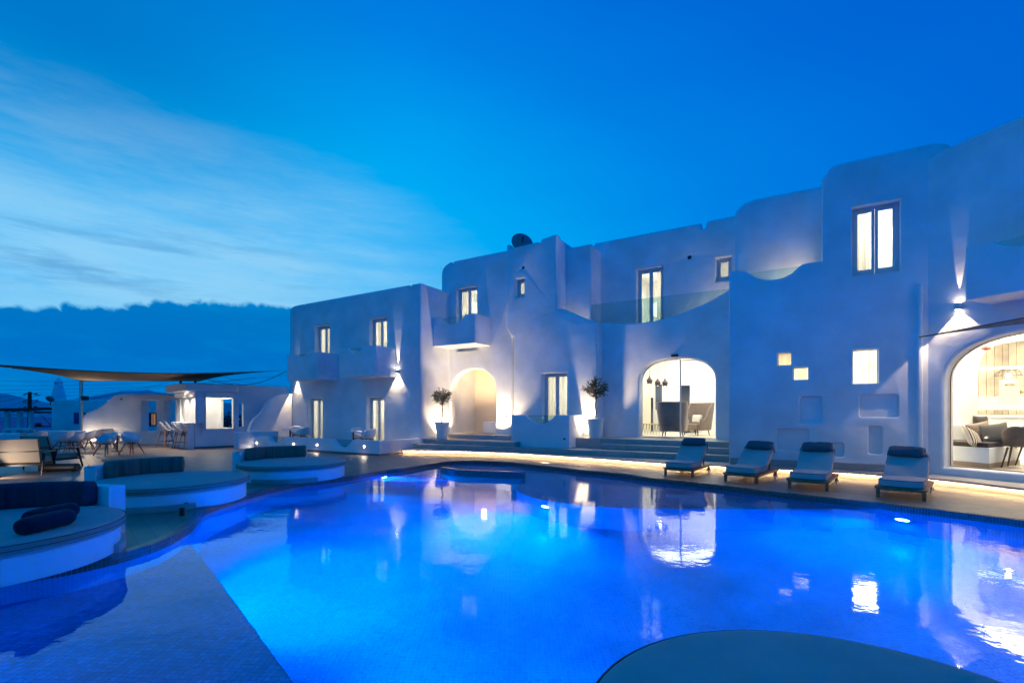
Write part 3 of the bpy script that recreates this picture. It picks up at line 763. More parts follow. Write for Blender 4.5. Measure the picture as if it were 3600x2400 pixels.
lamp('alcove_light', 'POINT', FB.pt((al0+al1)/2-.1, 2.55, -.95), 8, (1, .62, .36), None, None, .1)
balcony(FB, 1.03, 1515, 1670, FQ(QB-1.03).z(1600, 1211), FQ(QB-1.03).z(1530, 1116), (1546, 1634, .34), FQ(QB-1.03).z(1655, 1102))

# ---- bay C
c = FC.sz; zc = lambda px, py: (FC.s(px), FC.z(px, py))
ctop = FC.z(1850, 862)
cw = window(FC, FC.s(1811), FC.s(1843), FC.z(1826, 1044), FC.z(1826, 979), .22, cur='none', single=True, light=6, rdepth=1.2)
cd_ = window(FC, FC.s(1905), FC.s(1994), ZL, FC.z(1950, 1311), .24, cur='both', light=30, rdepth=2.4)
outC = [(FC.s(1806), .1), (FC.s(2098), .1), zc(2098, 1131), zc(2088, 1128), zc(2075, 1124), zc(2058, 1117), zc(2040, 1110), zc(2020, 1101), zc(2000, 1092), zc(1985, 1086), zc(1972, 1084),
        (FC.s(1956), FC.z(1956, 1084)), (FC.s(1956), ctop+.16)] + [(FC.s(1948), ctop+.17), (FC.s(1904), ctop+.11)] + [(FC.s(1899), ctop-.02), (FC.s(1894), ctop+.02), (FC.s(1888), ctop+.04), (FC.s(1797), ctop), (FC.s(1790), ctop), (FC.s(1790), ctop+.16), (FC.s(1781), ctop+.16)] + \
       [zc(1780, 1148), zc(1784, 1163), zc(1793, 1174), zc(1803, 1184), zc(1807, 1198)]
vent = circ(*zc(1838, 940.5), .055)
slab('wall', FC, outC, [cw, cd_, vent], .35, .045, M_plaster, hotel)
zs = FC.z(1956, 1084)
f = Fr(FC.pt(FC.s(1956), 0).xy, NIN); a = FC.pt(FC.s(1956), 0).xy.dot(NIN)
slab('wall', f, [(a+.08, zs-1.2), (a+3, zs-1.2), (a+3, ctop+.12), (a+.08, ctop+.12)], [], .3, .06, M_plaster, hotel, o=-.003)
side(FC, FC.s(2098), .1, FC.z(2098, 1131), .68, right=True, q0=.08, th=.25)
roof(FC, FC.s(1781), FC.s(1956), .3, 6, ctop-.3)
m = MB(); x, z = zc(1838, 940.5); m.tube([FC.pt(x, z, -.05), FC.pt(x, z, -.4)], .06, 14); m.obj('vent_pipe', M_black, hotel, local=False)

# ---- bay D: lounge arch below, roof terrace behind the scooped parapet above
zd = lambda px, py: (FD.s(px), FD.z(px, py))
d0, d1 = FD.s(2247), FD.s(2515); dz = FD.z(2390, 1257)
darch = arch(d0, d1, ZL, FD.z(2247, 1352), dz, 2.5, 26)
par_ = [zd(2620, 985), zd(2563, 1016), zd(2520, 1044), zd(2480, 1065), zd(2440, 1083), zd(2400, 1099), zd(2365, 1111), zd(2330, 1121), zd(2295, 1128), zd(2260, 1133), zd(2225, 1136), zd(2190, 1137), zd(2150, 1137), zd(2120, 1135), zd(2098, 1133), zd(2070, 1128)]
slab('wall', FD, [(FD.s(2070), .1), (FD.s(2620), .1)]+par_, [darch], .42, .06, M_plaster, hotel)
# terrace floor, glass balustrade
zf = min(z for s, z in par_)-.12
m = MB(); m.prism([tuple(FDU.pt(FD.s(1960), 0, 1.4).xy), tuple(FDU.pt(FD.s(2082), 0, 1.4).xy), tuple(FDU.pt(FD.s(2082), 0, .72).xy), tuple(FDU.pt(FD.s(2640), 0, .72).xy), tuple(FDU.pt(FD.s(2640), 0, -.2).xy), tuple(FDU.pt(FD.s(1960), 0, -.2).xy)], zf-.25, zf); m.obj('terrace_floor', M_plaster, hotel, local=False)
f = FQ(QD+.25); g0, g1 = f.sz(2040, 1076), f.sz(2570, 1013)
m = MB(); m.add([f.pt(s, z, o) for o in (0, -.014) for s, z in ((g0[0], zf-.05), (g1[0], zf-.05), g1, g0)], [(0, 1, 2, 3), (7, 6, 5, 4), (3, 2, 6, 7)]); m.obj('glass_balustrade', M_glassbal, hotel, local=False)
FDL = FQ(16.75); tz = FDL.z(2030, 866)
s_l, s_r = FDL.s(1960), FDL.s(2078)
slab('wall', FDL, [(s_l, zf-.3), (s_r, zf-.3), (s_r, tz-.05), (s_r-.04, tz), (s_l, tz)], [], .3, .06, M_plaster, hotel)
side(FDL, s_r, zf-.3, tz, 1.2, right=True, q0=.08)
uz = FDU.z(2280, 819)
w1 = window(FDU, FDU.s(2239), FDU.s(2330), zf, FDU.z(2285, 942), .2, cur='right', light=26, rdepth=2.6)
w2 = window(FDU, FDU.s(2517), FDU.s(2571), FDU.z(2545, 985), FDU.z(2545, 903), .2, cur='none', single=True, light=4, rdepth=1.2)
vent2 = circ(*FDU.sz(2423, 903.6), .065)
x0, x1 = FDU.s(2060), FDU.s(2640)
slab('wall', FDU, [(x0, zf-.3), (x1, zf-.3), (x1, uz+.03), (FDU.s(2492), uz+.03), (FDU.s(2484), uz-.02), (FDU.s(2481), uz-.2), (FDU.s(2465), uz-.2), (FDU.s(2464), uz)]+notch(FDU.s(2084), uz, .09, .12)+[(x0, uz)], [w1, w2, vent2], .35, .06, M_plaster, hotel)
roof(FDU, x0, x1, .3, 5, uz-.35)
s, z = FDU.sz(2423, 903.6); m = MB(); m.tube([FDU.pt(s, z, -.06), FDU.pt(s, z, -.4)], .07, 14); m.obj('vent_pipe', M_black, hotel, local=False)
# round paper lamp glowing in the upper room
s, z = FDU.sz(2288, 1068); G_ = thing('globe_lamp', 'round glowing floor lamp seen through the upper glazed door', 'lamp', FDU.pt(s, zf+.02, -1.1))
m = MB(); m.lathe([(.30*math.sin(math.pi*k/12)+1e-4, .30*math.cos(math.pi*k/12)) for k in range(13)], 20, Matrix.Translation((0, 0, z-zf-.02))); m.obj('shade', emis('paper_lamp', (1, .84, .62), 2.2), G_, smooth=60)
m = MB(); m.tube([(0, 0, 0), (0, 0, z-zf-.3)], .015, 8); m.lathe([(.0001, .02), (.14, .015), (.14, 0)], 16); m.obj('stand', M_dark, G_)
# lounge glazing
fg = FD.off(-.24)
mid = FD.s(2383)
def glaz(name, s0, s1, oo, zc_):
    pts = [(s, z) for s, z in arch(d0+.02, d1-.02, ZL+.01, FD.z(2247, 1352), dz-.02, 2.5, 40)]
    inn = lambda s: max([z for x, z in pts if abs(x-s) < .12] or [ZL])
    fr_ = fg.off(oo); m = MB(); n = 18; top = []
    for k in range(n+1):
        s = s0+(s1-s0)*k/n; u = abs((s-(d0+d1)/2)/((d1-d0)/2-.02)); z = FD.z(2247, 1352)+(dz-.02-FD.z(2247, 1352))*(max(0, 1-min(1, u)**2.5))**(1/2.5); top.append((s, min(z, zc_)))
    vs = [fr_.pt(s, z, e) for e in (0, -.012) for s, z in [(s0, ZL+.03), (s1, ZL+.03)]+top[::-1]]; N = len(vs)//2
    m.add(vs, [tuple(range(N)), tuple(range(2*N-1, N-1, -1))]); p = m.obj(name, M_glass, hotel, local=False)
    m = MB(); m.tube([fr_.pt(s, z) for s, z in [(s0, ZL+.02)]+top+[(s1, ZL+.02), (s0, ZL+.02)]], .018, 6); m.obj('door_frame', M_frame, p, local=False)
glaz('sliding_door', d0+.03, mid+.02, .0, dz); glaz('sliding_door', mid+.02, d1-.03, -.09, dz-.06)
m = MB(); s, z = zd(2373, 1250); m.add([FD.pt(s+a*.11, z+b*.035, o) for o in (-.02, .09) for a, b in ((-1,-1),(1,-1),(1,1),(-1,1))], [(3,2,1,0),(4,5,6,7),(0,1,5,4),(1,2,6,5),(2,3,7,6),(3,0,4,7)]); m.obj('door_sensor', M_black, hotel, local=False, bevel=.01)

# lounge interior
L0, L1 = FD.s(2150)-.2, FD.s(2600)+.6; lq0, lq1 = .43, 5.0; lz1 = 4.05
lb = FQ(QD+lq1)
m = MB(); p = [FD.pt(s, z, -q) for z in (ZL-.002, lz1) for s, q in ((L0, lq0), (L1, lq0), (L1, lq1), (L0, lq1))]
m.add(p, [(4, 5, 6, 7), (1, 2, 6, 5), (3, 0, 4, 7)]); m.obj('room_wall', M_roomwall, hotel, local=False)
m = MB(); m.add(p, [(3, 2, 1, 0)]); m.obj('room_floor', M_roomfloor, hotel, local=False)
bw = rect(lb.s(2301), lb.z(2312, 1440), lb.s(2327), lb.z(2312, 1350)); bd = rect(lb.s(2390), ZL, lb.s(2425), lb.z(2410, 1354))
slab('room_wall', lb, rect(L0-.1, ZL-.02, L1+.1, lz1), [bw, bd], .25, .02, M_roomwall, hotel)
m = MB(); m.add([lb.pt(s, z, -.8) for s, z in rect(lb.s(2380), ZL, lb.s(2440), 3.5)], [(0, 1, 2, 3)]); m.obj('corridor_wall', mat('corridor_wall', (.42, .36, .30), .9), hotel, local=False)
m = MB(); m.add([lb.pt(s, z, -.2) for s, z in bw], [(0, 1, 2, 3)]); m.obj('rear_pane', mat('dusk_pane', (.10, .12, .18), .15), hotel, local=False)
lamp('lounge_light', 'AREA', FD.pt((L0+L1)/2, lz1-.05, -2.6), 300, WARM3, None, FD.pt((L0+L1)/2, 0, -2.6), 3.8)

# ---- block E
ze = lambda px, py: (FE.s(px), FE.z(px, py))
cor = Vector((9.15, 10.82)); e1 = cor.dot(UA)+.3
zE1 = FE.z(3000, 566)
def holeE(x0, y0, x1, y1, r=0):
    s0, s1 = FE.s(x0), FE.s(x1); xm = (x0+x1)/2; z0, z1 = FE.z(xm, y1), FE.z(xm, y0)
    return rrect(s0, z0, s1, z1, r) if r else rect(s0, z0, s1, z1)
small = [holeE(2733, 1238, 2783, 1283), holeE(2788, 1290, 2843, 1335), holeE(2998, 1228, 3089, 1348)]
niches = [holeE(2811, 1394, 2889, 1487, .04), holeE(3022, 1387, 3158, 1466, .05), holeE(2730, 1508, 2843, 1582, .04), holeE(3053, 1498, 3102, 1596, .05), holeE(2916, 1556, 2968, 1605, .04)]
eu = window(FE, FE.s(2995), FE.s(3166), FE.z(3080, 962), FE.z(3080, 714), .2, cur='left', light=26)
cut = [ze(2891, 917), ze(2862, 921), ze(2838, 924), ze(2822, 928), ze(2808, 938), ze(2795, 950), ze(2780, 962), ze(2760, 973), ze(2735, 980), ze(2708, 983), ze(2680, 981), ze(2655, 974), ze(2640, 965), ze(2628, 956), ze(2615, 951), ze(2600, 950)]
et = FE.z(2900, 620)
outE = [(FE.s(2563), .1), (e1, .1), (e1, 3.9), (e1+.25, 3.9), (e1+.25, zE1-.42), (e1+.15, zE1-.20), (e1-.0, zE1-.06), (e1-.2, zE1), (e1-.5, zE1+.01), (FE.s(2938), zE1), (FE.s(2920), zE1-.05), (FE.s(2905), zE1-.16), (FE.s(2895), zE1-.32), (FE.s(2891), zE1-.5)]+cut+[(FE.s(2563), FE.z(2563, 955))]
slab('wall', FE, outE, small+niches+[eu], .09, .028, M_plaster, hotel)
slab('wall', FE.off(-.087), [(FE.s(2565), .1), (e1, .1), (e1, zE1-.05), (FE.s(2930), zE1-.05), (FE.s(2899), zE1-.5), (FE.s(2899), FE.z(2895, 930)), (FE.s(2860), FE.z(2860, 1010)), (FE.s(2565), FE.z(2565, 1010))], small+[eu], .27, .02, M_plaster, hotel)
side(FE, FE.s(2563), .1, FE.z(2563, 955)-.01, 3.2, right=False); side(FE, FE.s(2891), FE.z(2600, 960)-.3, zE1-.1, 2.4, right=False, q0=.3)
# set-back upper wall of the terrace
z1 = FE1.z(2700, 690); t0, t1 = FE1.s(2583), FE1.s(2960)
slab('wall', FE1, [(t0, 3.5), (t1, 3.5), (t1, z1), (t0+.5, z1), (t0+.25, z1-.05), (t0+.09, z1-.17), (t0, z1-.38)], [], .35, .09, M_plaster, hotel)
side(FE1, t0, 3.5, z1-.2, 3, right=False)
roof(FE1, t0, t1, .3, 4, z1-.4); roof(FE, FE.s(2895), e1, .3, 5, zE1-.4)
zt_ = ZT_E = FE.z(2708, 983)-.25
m = MB(); m.prism([tuple(FE.pt(FE.s(2575), 0, -.3).xy), tuple(FE.pt(FE.s(2900), 0, -.3).xy), tuple(FE.pt(FE.s(2900), 0, -1.4).xy), tuple(FE.pt(FE.s(2575), 0, -1.4).xy)], zt_-.2, zt_); m.obj('terrace_floor', M_plaster, hotel, local=False)
f = FE.off(-.38); m = MB(); zz = FE.z(2620, 951)+.02
m.add([f.pt(s, z, o) for o in (0, -.012) for s, z in rect(f.s(2606), zt_, f.s(2832), zz)], [(0, 1, 2, 3), (7, 6, 5, 4), (3, 2, 6, 7)]); m.obj('glass_balustrade', M_glassbal, hotel, local=False)
for h in small:
    (sa, za), _, (sb, zb), _ = h
    m = MB(); m.add([FE.pt(s, z, o) for o in (-.2, -.206) for s, z in rect(sa-.01, za-.01, sb+.01, zb+.01)], [(0, 1, 2, 3), (7, 6, 5, 4)]); w = m.obj('window', M_glass, hotel, local=False)
    m = MB(); m.tube([FE.pt(s, z, -.19) for s, z in (*rect(sa+.008, za+.008, sb-.008, zb-.008), (sa+.008, za+.008))], .014, 4); m.obj('frame', M_frame, w, local=False)
# pilaster at the corner E / F
bt = FE.z(3240, 1005)
m = MB(); s_a, s_b = FE.s(3222), FE.s(3243)
slab('pilaster', FE, [(s_a, .3), (s_b, .3), (s_b, bt), (s_a, bt)], [], .24, .05, M_plaster, hotel, o=.10)

# ---- block F
zF = 7.16
f0, f1 = -FF.u.dot(-FF.u)*0, 0
fs = FF.pt(0, 0).xy.dot(FF.u)
fL = cor.dot(FF.u)-.3
fa0 = FF.s(3316); farch = arch(fa0, fa0+2.95, Z3, 2.15, 3.06, 2.3, 26)
slab('wall', FF, [(fL, .1), (fL+9, .1), (fL+9, zF), (fL+.8, zF), (fL+.5, zF-.03), (fL+.32, zF-.10), (fL, zF-.14)], [farch], .40, .06, M_plaster, hotel)
m = MB(); m.prism([tuple(FF.pt(fL+.05, 0, -.3).xy), tuple(FF.pt(fL+9, 0, -.3).xy), tuple(FF.pt(fL+9, 0, -6).xy), tuple(FF.pt(fL+.05, 0, -6).xy)], zF-.7, zF-.4); m.obj('roof', M_plaster, hotel, local=False)
# F balcony
FB_ = FF.off(.9); fb0 = FB_.s(3393); zb0 = FB_.z(3500, 1038); zb1 = FB_.z(3430, 860)
cutF = [(fb0+.40+1.0*u, zb1-.22*math.sin(math.pi*u)**.8) for u in [k/14 for k in range(15)]][::-1]
b = slab('balcony', FB_, [(fb0, zb0), (fb0+5, zb0), (fb0+5, zb1)]+cutF+[(fb0, zb1)], [], .14, .03, M_plaster, hotel)
m = MB(); m.add([FF.pt(s, z, o) for z in (zb0+.004, zb0+.18) for s, o in ((fb0+.1, .8), (fb0+4.9, .8), (fb0+4.9, -.05), (fb0+.1, -.05))], [(3, 2, 1, 0), (4, 5, 6, 7), (3, 0, 4, 7)]); m.obj('floor_slab', M_plaster, b, local=False)
m = MB(); m.add([FF.pt(s, z, o) for z in (zb0, zb1-.004) for s, o in ((fb0, .765), (fb0+.12, .765), (fb0+.12, -.05), (fb0, -.05))], [(3, 2, 1, 0), (4, 5, 6, 7), (0, 1, 5, 4), (1, 2, 6, 5), (3, 0, 4, 7)]); m.obj('side_parapet', M_plaster, b, local=False, bevel=.01)
m = MB(); m.add([FF.pt(s, z, o) for o in (.72, .708) for s, z in rect(fb0+.32, zb1-.4, fb0+1.5, zb1-.01)], [(0, 1, 2, 3), (7, 6, 5, 4), (3, 2, 6, 7)]); m.obj('glass_panel', M_glassbal, b, local=False)
# F glazing
m = MB(); gs = FF.s(3505); gm = fa0+1.28
gpts = [(s, z) for s, z in arch(fa0+.02, fa0+2.93, Z3+.02, 2.15, 3.04, 2.3, 30)]
top = [(s, z) for s, z in gpts if s <= gm and z > 1]
top.sort(); m.add([FF.pt(s, z, -.22) for s, z in [(gm, Z3+.02)]+[(gm, top[-1][1])]+top[::-1]+[(fa0+.02, Z3+.02)]], [tuple(range(len(top)+3))]); p = m.obj('sliding_door', M_glass, hotel, local=False)
m = MB(); m.tube([FF.pt(s, z, -.22) for s, z in [(gm, top[-1][1])]+top[::-1]+[(fa0+.02, Z3+.03), (gm, Z3+.03), (gm, top[-1][1])]], .012, 5); m.obj('door_frame', M_teak, p, local=False)
m = MB(); m.add([FF.pt(s, z, -.30) for s, z in [(gm-.06, Z3+.02), (fa0+2.8, Z3+.02), (fa0+2.8, 2.3), (gm+1.2, 2.9), (gm+.6, 3.0), (gm-.06, 2.99)]], [tuple(range(6))]); p = m.obj('sliding_door', M_glass, hotel, local=False)
m = MB(); m.tube([FF.pt(gm-.06, Z3+.02, -.30), FF.pt(gm-.06, 2.99, -.30)], .013, 5); m.obj('door_frame', M_frame, p, local=False)

# restaurant interior shared by E and F
ei, fi = FE.off(-.36), FF.off(-.42)
RZ = 3.55
c0 = ei.pt(FE.s(2660), 0).xy
A_ = fi.pt(fL+7, 0).xy; BK = FQ(18.4)
bL, bR = BK.pt(FE.s(2660), 0).xy, BK.pt(FE.s(2660)+13, 0).xy
ci = Vector((9.62, 11.0))
poly = [c0, ci, A_, bR, bL]
m = MB(); m.prism([tuple(v) for v in poly], Z3-.001, Z3, bot=False); m.f = [f for f in m.f if len(f) == 3]; m.obj('room_floor', M_roomfloor, hotel, local=False)
m = MB(); m.prism([tuple(v) for v in poly], RZ, RZ+.05); m.obj('room_ceiling', M_roomwall, hotel, local=False)
for a, b in ((A_, bR), (bL, c0)):
    m = MB(); m.add([(a.x, a.y, Z3), (b.x, b.y, Z3), (b.x, b.y, RZ), (a.x, a.y, RZ)], [(0, 1, 2, 3)]); m.obj('room_wall', M_roomwall, hotel, local=False)
M_board = mat('whitewashed_board', (.60, .52, .40), .7, var=.35, vscale=2.2, objvar=.22)
k = 0; s = FE.s(2660)
m = MB(); m.add([BK.pt(s0, z, -.02) for s0, z in rect(s, Z3, s+13, RZ)], [(0, 1, 2, 3)]); m.obj('room_wall', M_roomwall, hotel, local=False)
while s < FE.s(2660)+12.8:
    wd = random.choice((.12, .16, .2)); m = MB()
    m.add([BK.pt(x, z, o) for o in (0, .02+random.random()*.012) for x, z in rect(s+.004, Z3, s+wd-.004, RZ-.02)], [(4, 5, 6, 7), (0, 4, 7, 3), (1, 2, 6, 5)]); m.obj('board', M_board, hotel, local=False); s += wd
lamp('restaurant_light', 'AREA', (10.2, 13.2, RZ-.06), 440, WARM2, None, (10.2, 13.2, 0), 3.4)
lamp('restaurant_light', 'AREA', (12.2, 10.6, RZ-.06), 270, WARM2, None, (12.2, 10.6, 0), 2.6)

# ------------------------------------------------------------------ terrace parapets
M_skirt = mat('grey_skirting', (.16, .155, .15), .6)
def ucut(s0, s1, z, d, n=14): return [(s1+(s0-s1)*k/n, z-d*(math.sin(math.pi*k/n)**.8)) for k in range(n+1)]
ta0, ta1 = FTA.s(874), FTA.s(1333)
par = thing('terrace_parapet', 'long low white parapet with two scooped glass gaps and small spotlights', 'low wall', FTA.pt((ta0+ta1)/2, 0))
zt = .525; cuts = [(1168, 1239, .30), (943, 997, .29)]
out = [(ta0, .0), (ta1, .0), (ta1, zt)]
for x0, x1, d in cuts: out += ucut(FTA.s(x0), FTA.s(x1), zt, d)
out += [(ta0, zt)]
slab('wall', FTA, out, [], .18, .015, M_plaster, par)
f = Fr(FTA.pt(ta1, 0).xy, NIN); a = FTA.pt(ta1, 0).xy.dot(NIN)
slab('side_wall', f, rect(a+.17, 0, a+2.12, zt), [], .18, .015, M_plaster, par, o=0)
for x0, x1, d in cuts:
    m = MB(); m.add([FTA.pt(s, z, o) for o in (-.2, -.212) for s, z in rect(FTA.s(x0)-.05, zt-d-.06, FTA.s(x1)+.05, zt-.01)], [(0, 1, 2, 3), (7, 6, 5, 4), (3, 2, 6, 7)]); m.obj('glass_panel', M_glassbal, par, local=False)
m = MB(); m.add([FTA.pt(s, z, .012) for s, z in rect(ta0+.3, .001, ta1+.012, .075)], [(0, 1, 2, 3)]); m.add([f.pt(s, z, .012) for s, z in rect(a-.012, .001, a+1.2, .075)], [(0, 1, 2, 3)]); m.obj('skirting', M_skirt, par, local=False)
ff = Fr(FTA.pt(ta0, 0).xy, NIN)
fin = [ff.sz(x, y) for x, y in ((1020, 1383), (1000, 1383), (984, 1385), (966, 1391), (950, 1402), (940, 1418), (931, 1437), (920, 1452), (903, 1466), (889, 1484), (880, 1505), (876, 1525))]
fb = ff.sz(872, 1560)[0]
fo = slab('fin_wall', ff, [(fb, 0), (fin[0][0]+.1, 0), (fin[0][0]+.1, fin[0][1])]+fin[1:]+[(fb, .50)], [], .22, .03, M_plaster)
tag(fo, 'curved white fin wall sweeping down from the wing to the low parapet', 'wall')
m = MB(); m.prism([tuple(FTA.pt(ta0, 0, -.1).xy), tuple(FTA.pt(ta1-.1, 0, -.1).xy), tuple(FTA.pt(ta1-.1, 0, -2.3).xy), tuple(FTA.pt(ta0, 0, -2.3).xy)], 0.001, .1, bot=False); struct(m.obj('terrace_floor', M_step))
tc0, tc1 = FTC.s(1797), FTC.s(2001); zt = FTC.z(1900, 1458)
pc = thing('terrace_parapet', 'short white parapet with one scooped glass gap between the two flights of steps', 'low wall', FTC.pt((tc0+tc1)/2, Z3))
slab('wall', FTC, [(tc0, Z3-.1), (tc1, Z3-.1), (tc1, zt)]+ucut(FTC.s(1846), FTC.s(1952), zt, .31)+[(tc0, zt)], [], .18, .018, M_plaster, pc)
f = Fr(FTC.pt(tc1, 0).xy, NIN); a = FTC.pt(tc1, 0).xy.dot(NIN); slab('side_wall', f, rect(a+.17, Z3-.1, a+1.12, zt), [], .18, .018, M_plaster, pc)
m = MB(); m.add([FTC.pt(s, z, o) for o in (-.2, -.212) for s, z in rect(FTC.s(1840), zt-.4, FTC.s(1958), zt-.008)], [(0, 1, 2, 3), (7, 6, 5, 4), (3, 2, 6, 7)]); m.obj('glass_panel', M_glassbal, pc, local=False)
s, z = FTC.sz(1985, 1542); m = MB(); m.tube([FTC.pt(s, z, -.01), FTC.pt(s, z, .03)], .035, 12); m.obj('drain_hole', M_black, pc, local=False)

# ------------------------------------------------------------------ bar kiosk and garden walls
K0 = G(686, 1577).xy; KR = Fr(K0, (.677, .735)); KL = Fr(K0, (.735, -.677))
kr0, kl0 = K0.dot(KR.u), K0.dot(KL.u)
kiosk = thing('bar_kiosk', 'white lit bar kiosk with two open hatch windows and a flat overhanging roof', 'kiosk', (K0.x, K0.y, 0))
kzt = KR.z(760, 1376); wz0, wz1 = KR.z(770, 1507), KR.z(770, 1396)
kin = KR.off(-.06); kend = kr0+(Vector((-10.4, 23.0))-K0).length+.1
kw = rect(KR.s(722), wz0, KR.s(821), wz1); slit = rect(KR.s(840), KR.z(848, 1499), KR.s(857), KR.z(848, 1417))
slab('wall', KR, [(kr0, 0), (kend, 0), (kend, 2.72), (KR.s(829), 2.72), (KR.s(829), kzt), (kr0, kzt)], [kw, slit], .22, .012, M_plaster, kiosk)
lw = rect(KL.s(621), KL.z(655, 1485), KL.s(691), KL.z(655, 1397))
slab('wall', KL, rect(kl0-3.0, 0, kl0-.16, kzt), [lw], .22, .012, M_plaster, kiosk, o=-.012)
def kpt(a, b): return tuple((K0+KR.u*a+KL.u*b).xy) if False else tuple(K0+KR.u*a-KL.u*b)
m = MB(); m.prism([kpt(-.35, -.12), kpt(-.35, 3.1), kpt(2.6, 3.1), kpt(2.6, .0), kpt(1.64, -.0), kpt(1.60, -.12)], kzt, 2.72); m.obj('roof', M_plaster, kiosk, local=False, bevel=.03)
m = MB(); m.prism([kpt(-.02, .2), kpt(-.02, 2.0), kpt(1.52, 2.0), kpt(1.52, .2)], .01, .03, bot=False); m.obj('floor', M_roomfloor, kiosk, local=False)
def kwall(nm, a, b, spans, th=.08):
    a, b = Vector(a), Vector(b); L = (b-a).length; d = (b-a)/L; n_ = Vector((-d.y, d.x))*th; t = 0
    def pc(x, y, z0_, z1_): m = MB(); p, q = a+d*x, a+d*y; m.prism([tuple(p-n_), tuple(q-n_), tuple(q+n_), tuple(p+n_)], z0_, z1_); m.obj(nm, M_plaster, kiosk, local=False)
    for x, y in spans: pc(t, x, 0, kzt); pc(x, y, 0, .82); pc(x, y, 2.12, kzt); t = y
    pc(t, L, 0, kzt)
kwall('rear_wall', kpt(1.57, .22), kpt(1.57, 2.05), [(.10, 1.62)], .05)
kwall('end_wall', kpt(-.05, 2.13), kpt(1.64, 2.13), [(.38, .66)])
m = MB(); cz = 1.03
m.prism([kpt(-.42, .02), kpt(-.42, 1.9), kpt(.0, 1.9), kpt(.0, .02)], cz, cz+.06); m.obj('counter_top', M_white, kiosk, local=False, bevel=.01)
m = MB(); m.prism([kpt(-.02, .05), kpt(-.02, 2.6), kpt(-.2, 2.6), kpt(-.2, .05)], 0, cz); m.obj('counter_front', M_plaster, kiosk, local=False)
for nm, fr, h in (('hatch_frame', KR, kw), ('hatch_frame', KL, lw)):
    m = MB(); pts = [fr.pt(s, z, .01) for s, z in h]; m.tube(pts+[pts[0]], .028, 4); m.obj(nm, M_frame, kiosk, local=False)
    sa, sb, zt_ = h[0][0], h[1][0], h[2][1]; m = MB(); m.add([fr.pt(s, z, o) for o in (.015, .075) for s, z in rect(sa-.02, zt_+.02, sb+.01, min(zt_+.2, kzt-.01))], [(4, 5, 6, 7), (0, 1, 5, 4), (1, 2, 6, 5), (3, 0, 4, 7), (2, 3, 7, 6)]); m.obj('shutter_box', M_white, kiosk, local=False)
m = MB(); m.add([KR.pt(s, z, .012) for s, z in rect(kr0-.0, .001, KR.s(822), .075)], [(0, 1, 2, 3)]); m.add([KL.pt(s, z, .012) for s, z in rect(kl0-2.9, .001, kl0+.012, .075)], [(0, 1, 2, 3)]); m.obj('skirting', M_skirt, kiosk, local=False)
x = Vector(kpt(.75, 1.1)); lamp('kiosk_light', 'AREA', (x.x, x.y, kzt-.03), 44, WARM2, None, (x.x, x.y, 0), 1.4)
x = Vector(kpt(-.3, 1.2)); lamp('kiosk_soffit_light', 'SPOT', (x.x, x.y, kzt-.03), 170, WARM2, None, (x.x-.5, x.y-.35, 0), .06, 140, .8)
x = Vector(kpt(-.28, .3)); lamp('kiosk_soffit_light', 'SPOT', (x.x, x.y, kzt-.03), 120, WARM2, None, (x.x-.2, x.y-.4, 0), .06, 140, .8)
# stub pillar beside the kiosk hatch
m = MB(); p0, p1 = G(823, 1576).xy, G(839, 1577).xy; d = KR.u
pp = [G(822, 1577).xy, G(839, 1577).xy]; pp = [tuple(pp[0]), tuple(pp[1]), tuple(pp[1]+d*1.0+Vector((.5, .3))), tuple(pp[0]+d*1.2)]
m.prism(pp, 0, .70); o = tag(m.obj('low_pillar', M_plaster, bevel=.02), 'small white block between the kiosk and the low parapet', 'low wall')

# garden wall left of the kiosk with S-curved shoulder
GW = Fr((-15.4, 23.6), (1, -.03)); gz = GW.z(500, 1385)
gt = [(430, 1385), (414, 1387), (400, 1390), (387, 1399), (374, 1411), (360, 1424), (345, 1434), (328, 1440), (313, 1446), (301, 1453), (292, 1465), (288, 1480)]
gout = [(GW.s(288), -.05), (GW.s(660), -.05), (GW.s(660), gz)]+[GW.sz(x, y) for x, y in gt]
op1 = rect(GW.s(497), -.0, GW.s(549), GW.z(520, 1407)); op2 = rect(GW.s(580), -.0, GW.s(621), GW.z(600, 1407))
op1 = rect(GW.s(497), .62, GW.s(549), GW.z(520, 1407)); op2 = rect(GW.s(580), .05, GW.s(621), GW.z(600, 1407))
gw = slab('garden_wall', GW, gout, [op1, op2], .5, .04, M_plaster)
tag(gw, 'white garden wall with a wavy shoulder and two openings, left of the bar', 'wall')
m = MB(); x = GW.pt(GW.s(430), GW.z(430, 1404), .0)
cm = thing('security_camera', 'small black dome camera on the wavy garden wall', 'camera', x, 0, 'security cameras')
def dome(par):
    m = MB(); m.lathe([(.0001, 0), (.05, 0), (.055, -.03)], 14); m.obj('mount', M_white, par, smooth=40)
    m = MB(); m.lathe([(.048, -.03), (.04, -.06), (.022, -.08), (.0001, -.086)], 14); m.obj('dome', M_black, par, smooth=60)
cm.location = GW.pt(GW.s(430), GW.z(430, 1399), .07); dome(cm)
s, z = FB.sz(1528, 1246); cm2 = thing('security_camera', 'small black dome camera under the balcony above the entrance pot', 'camera', FB.pt(s, z, .07), 0, 'security cameras'); dome(cm2)
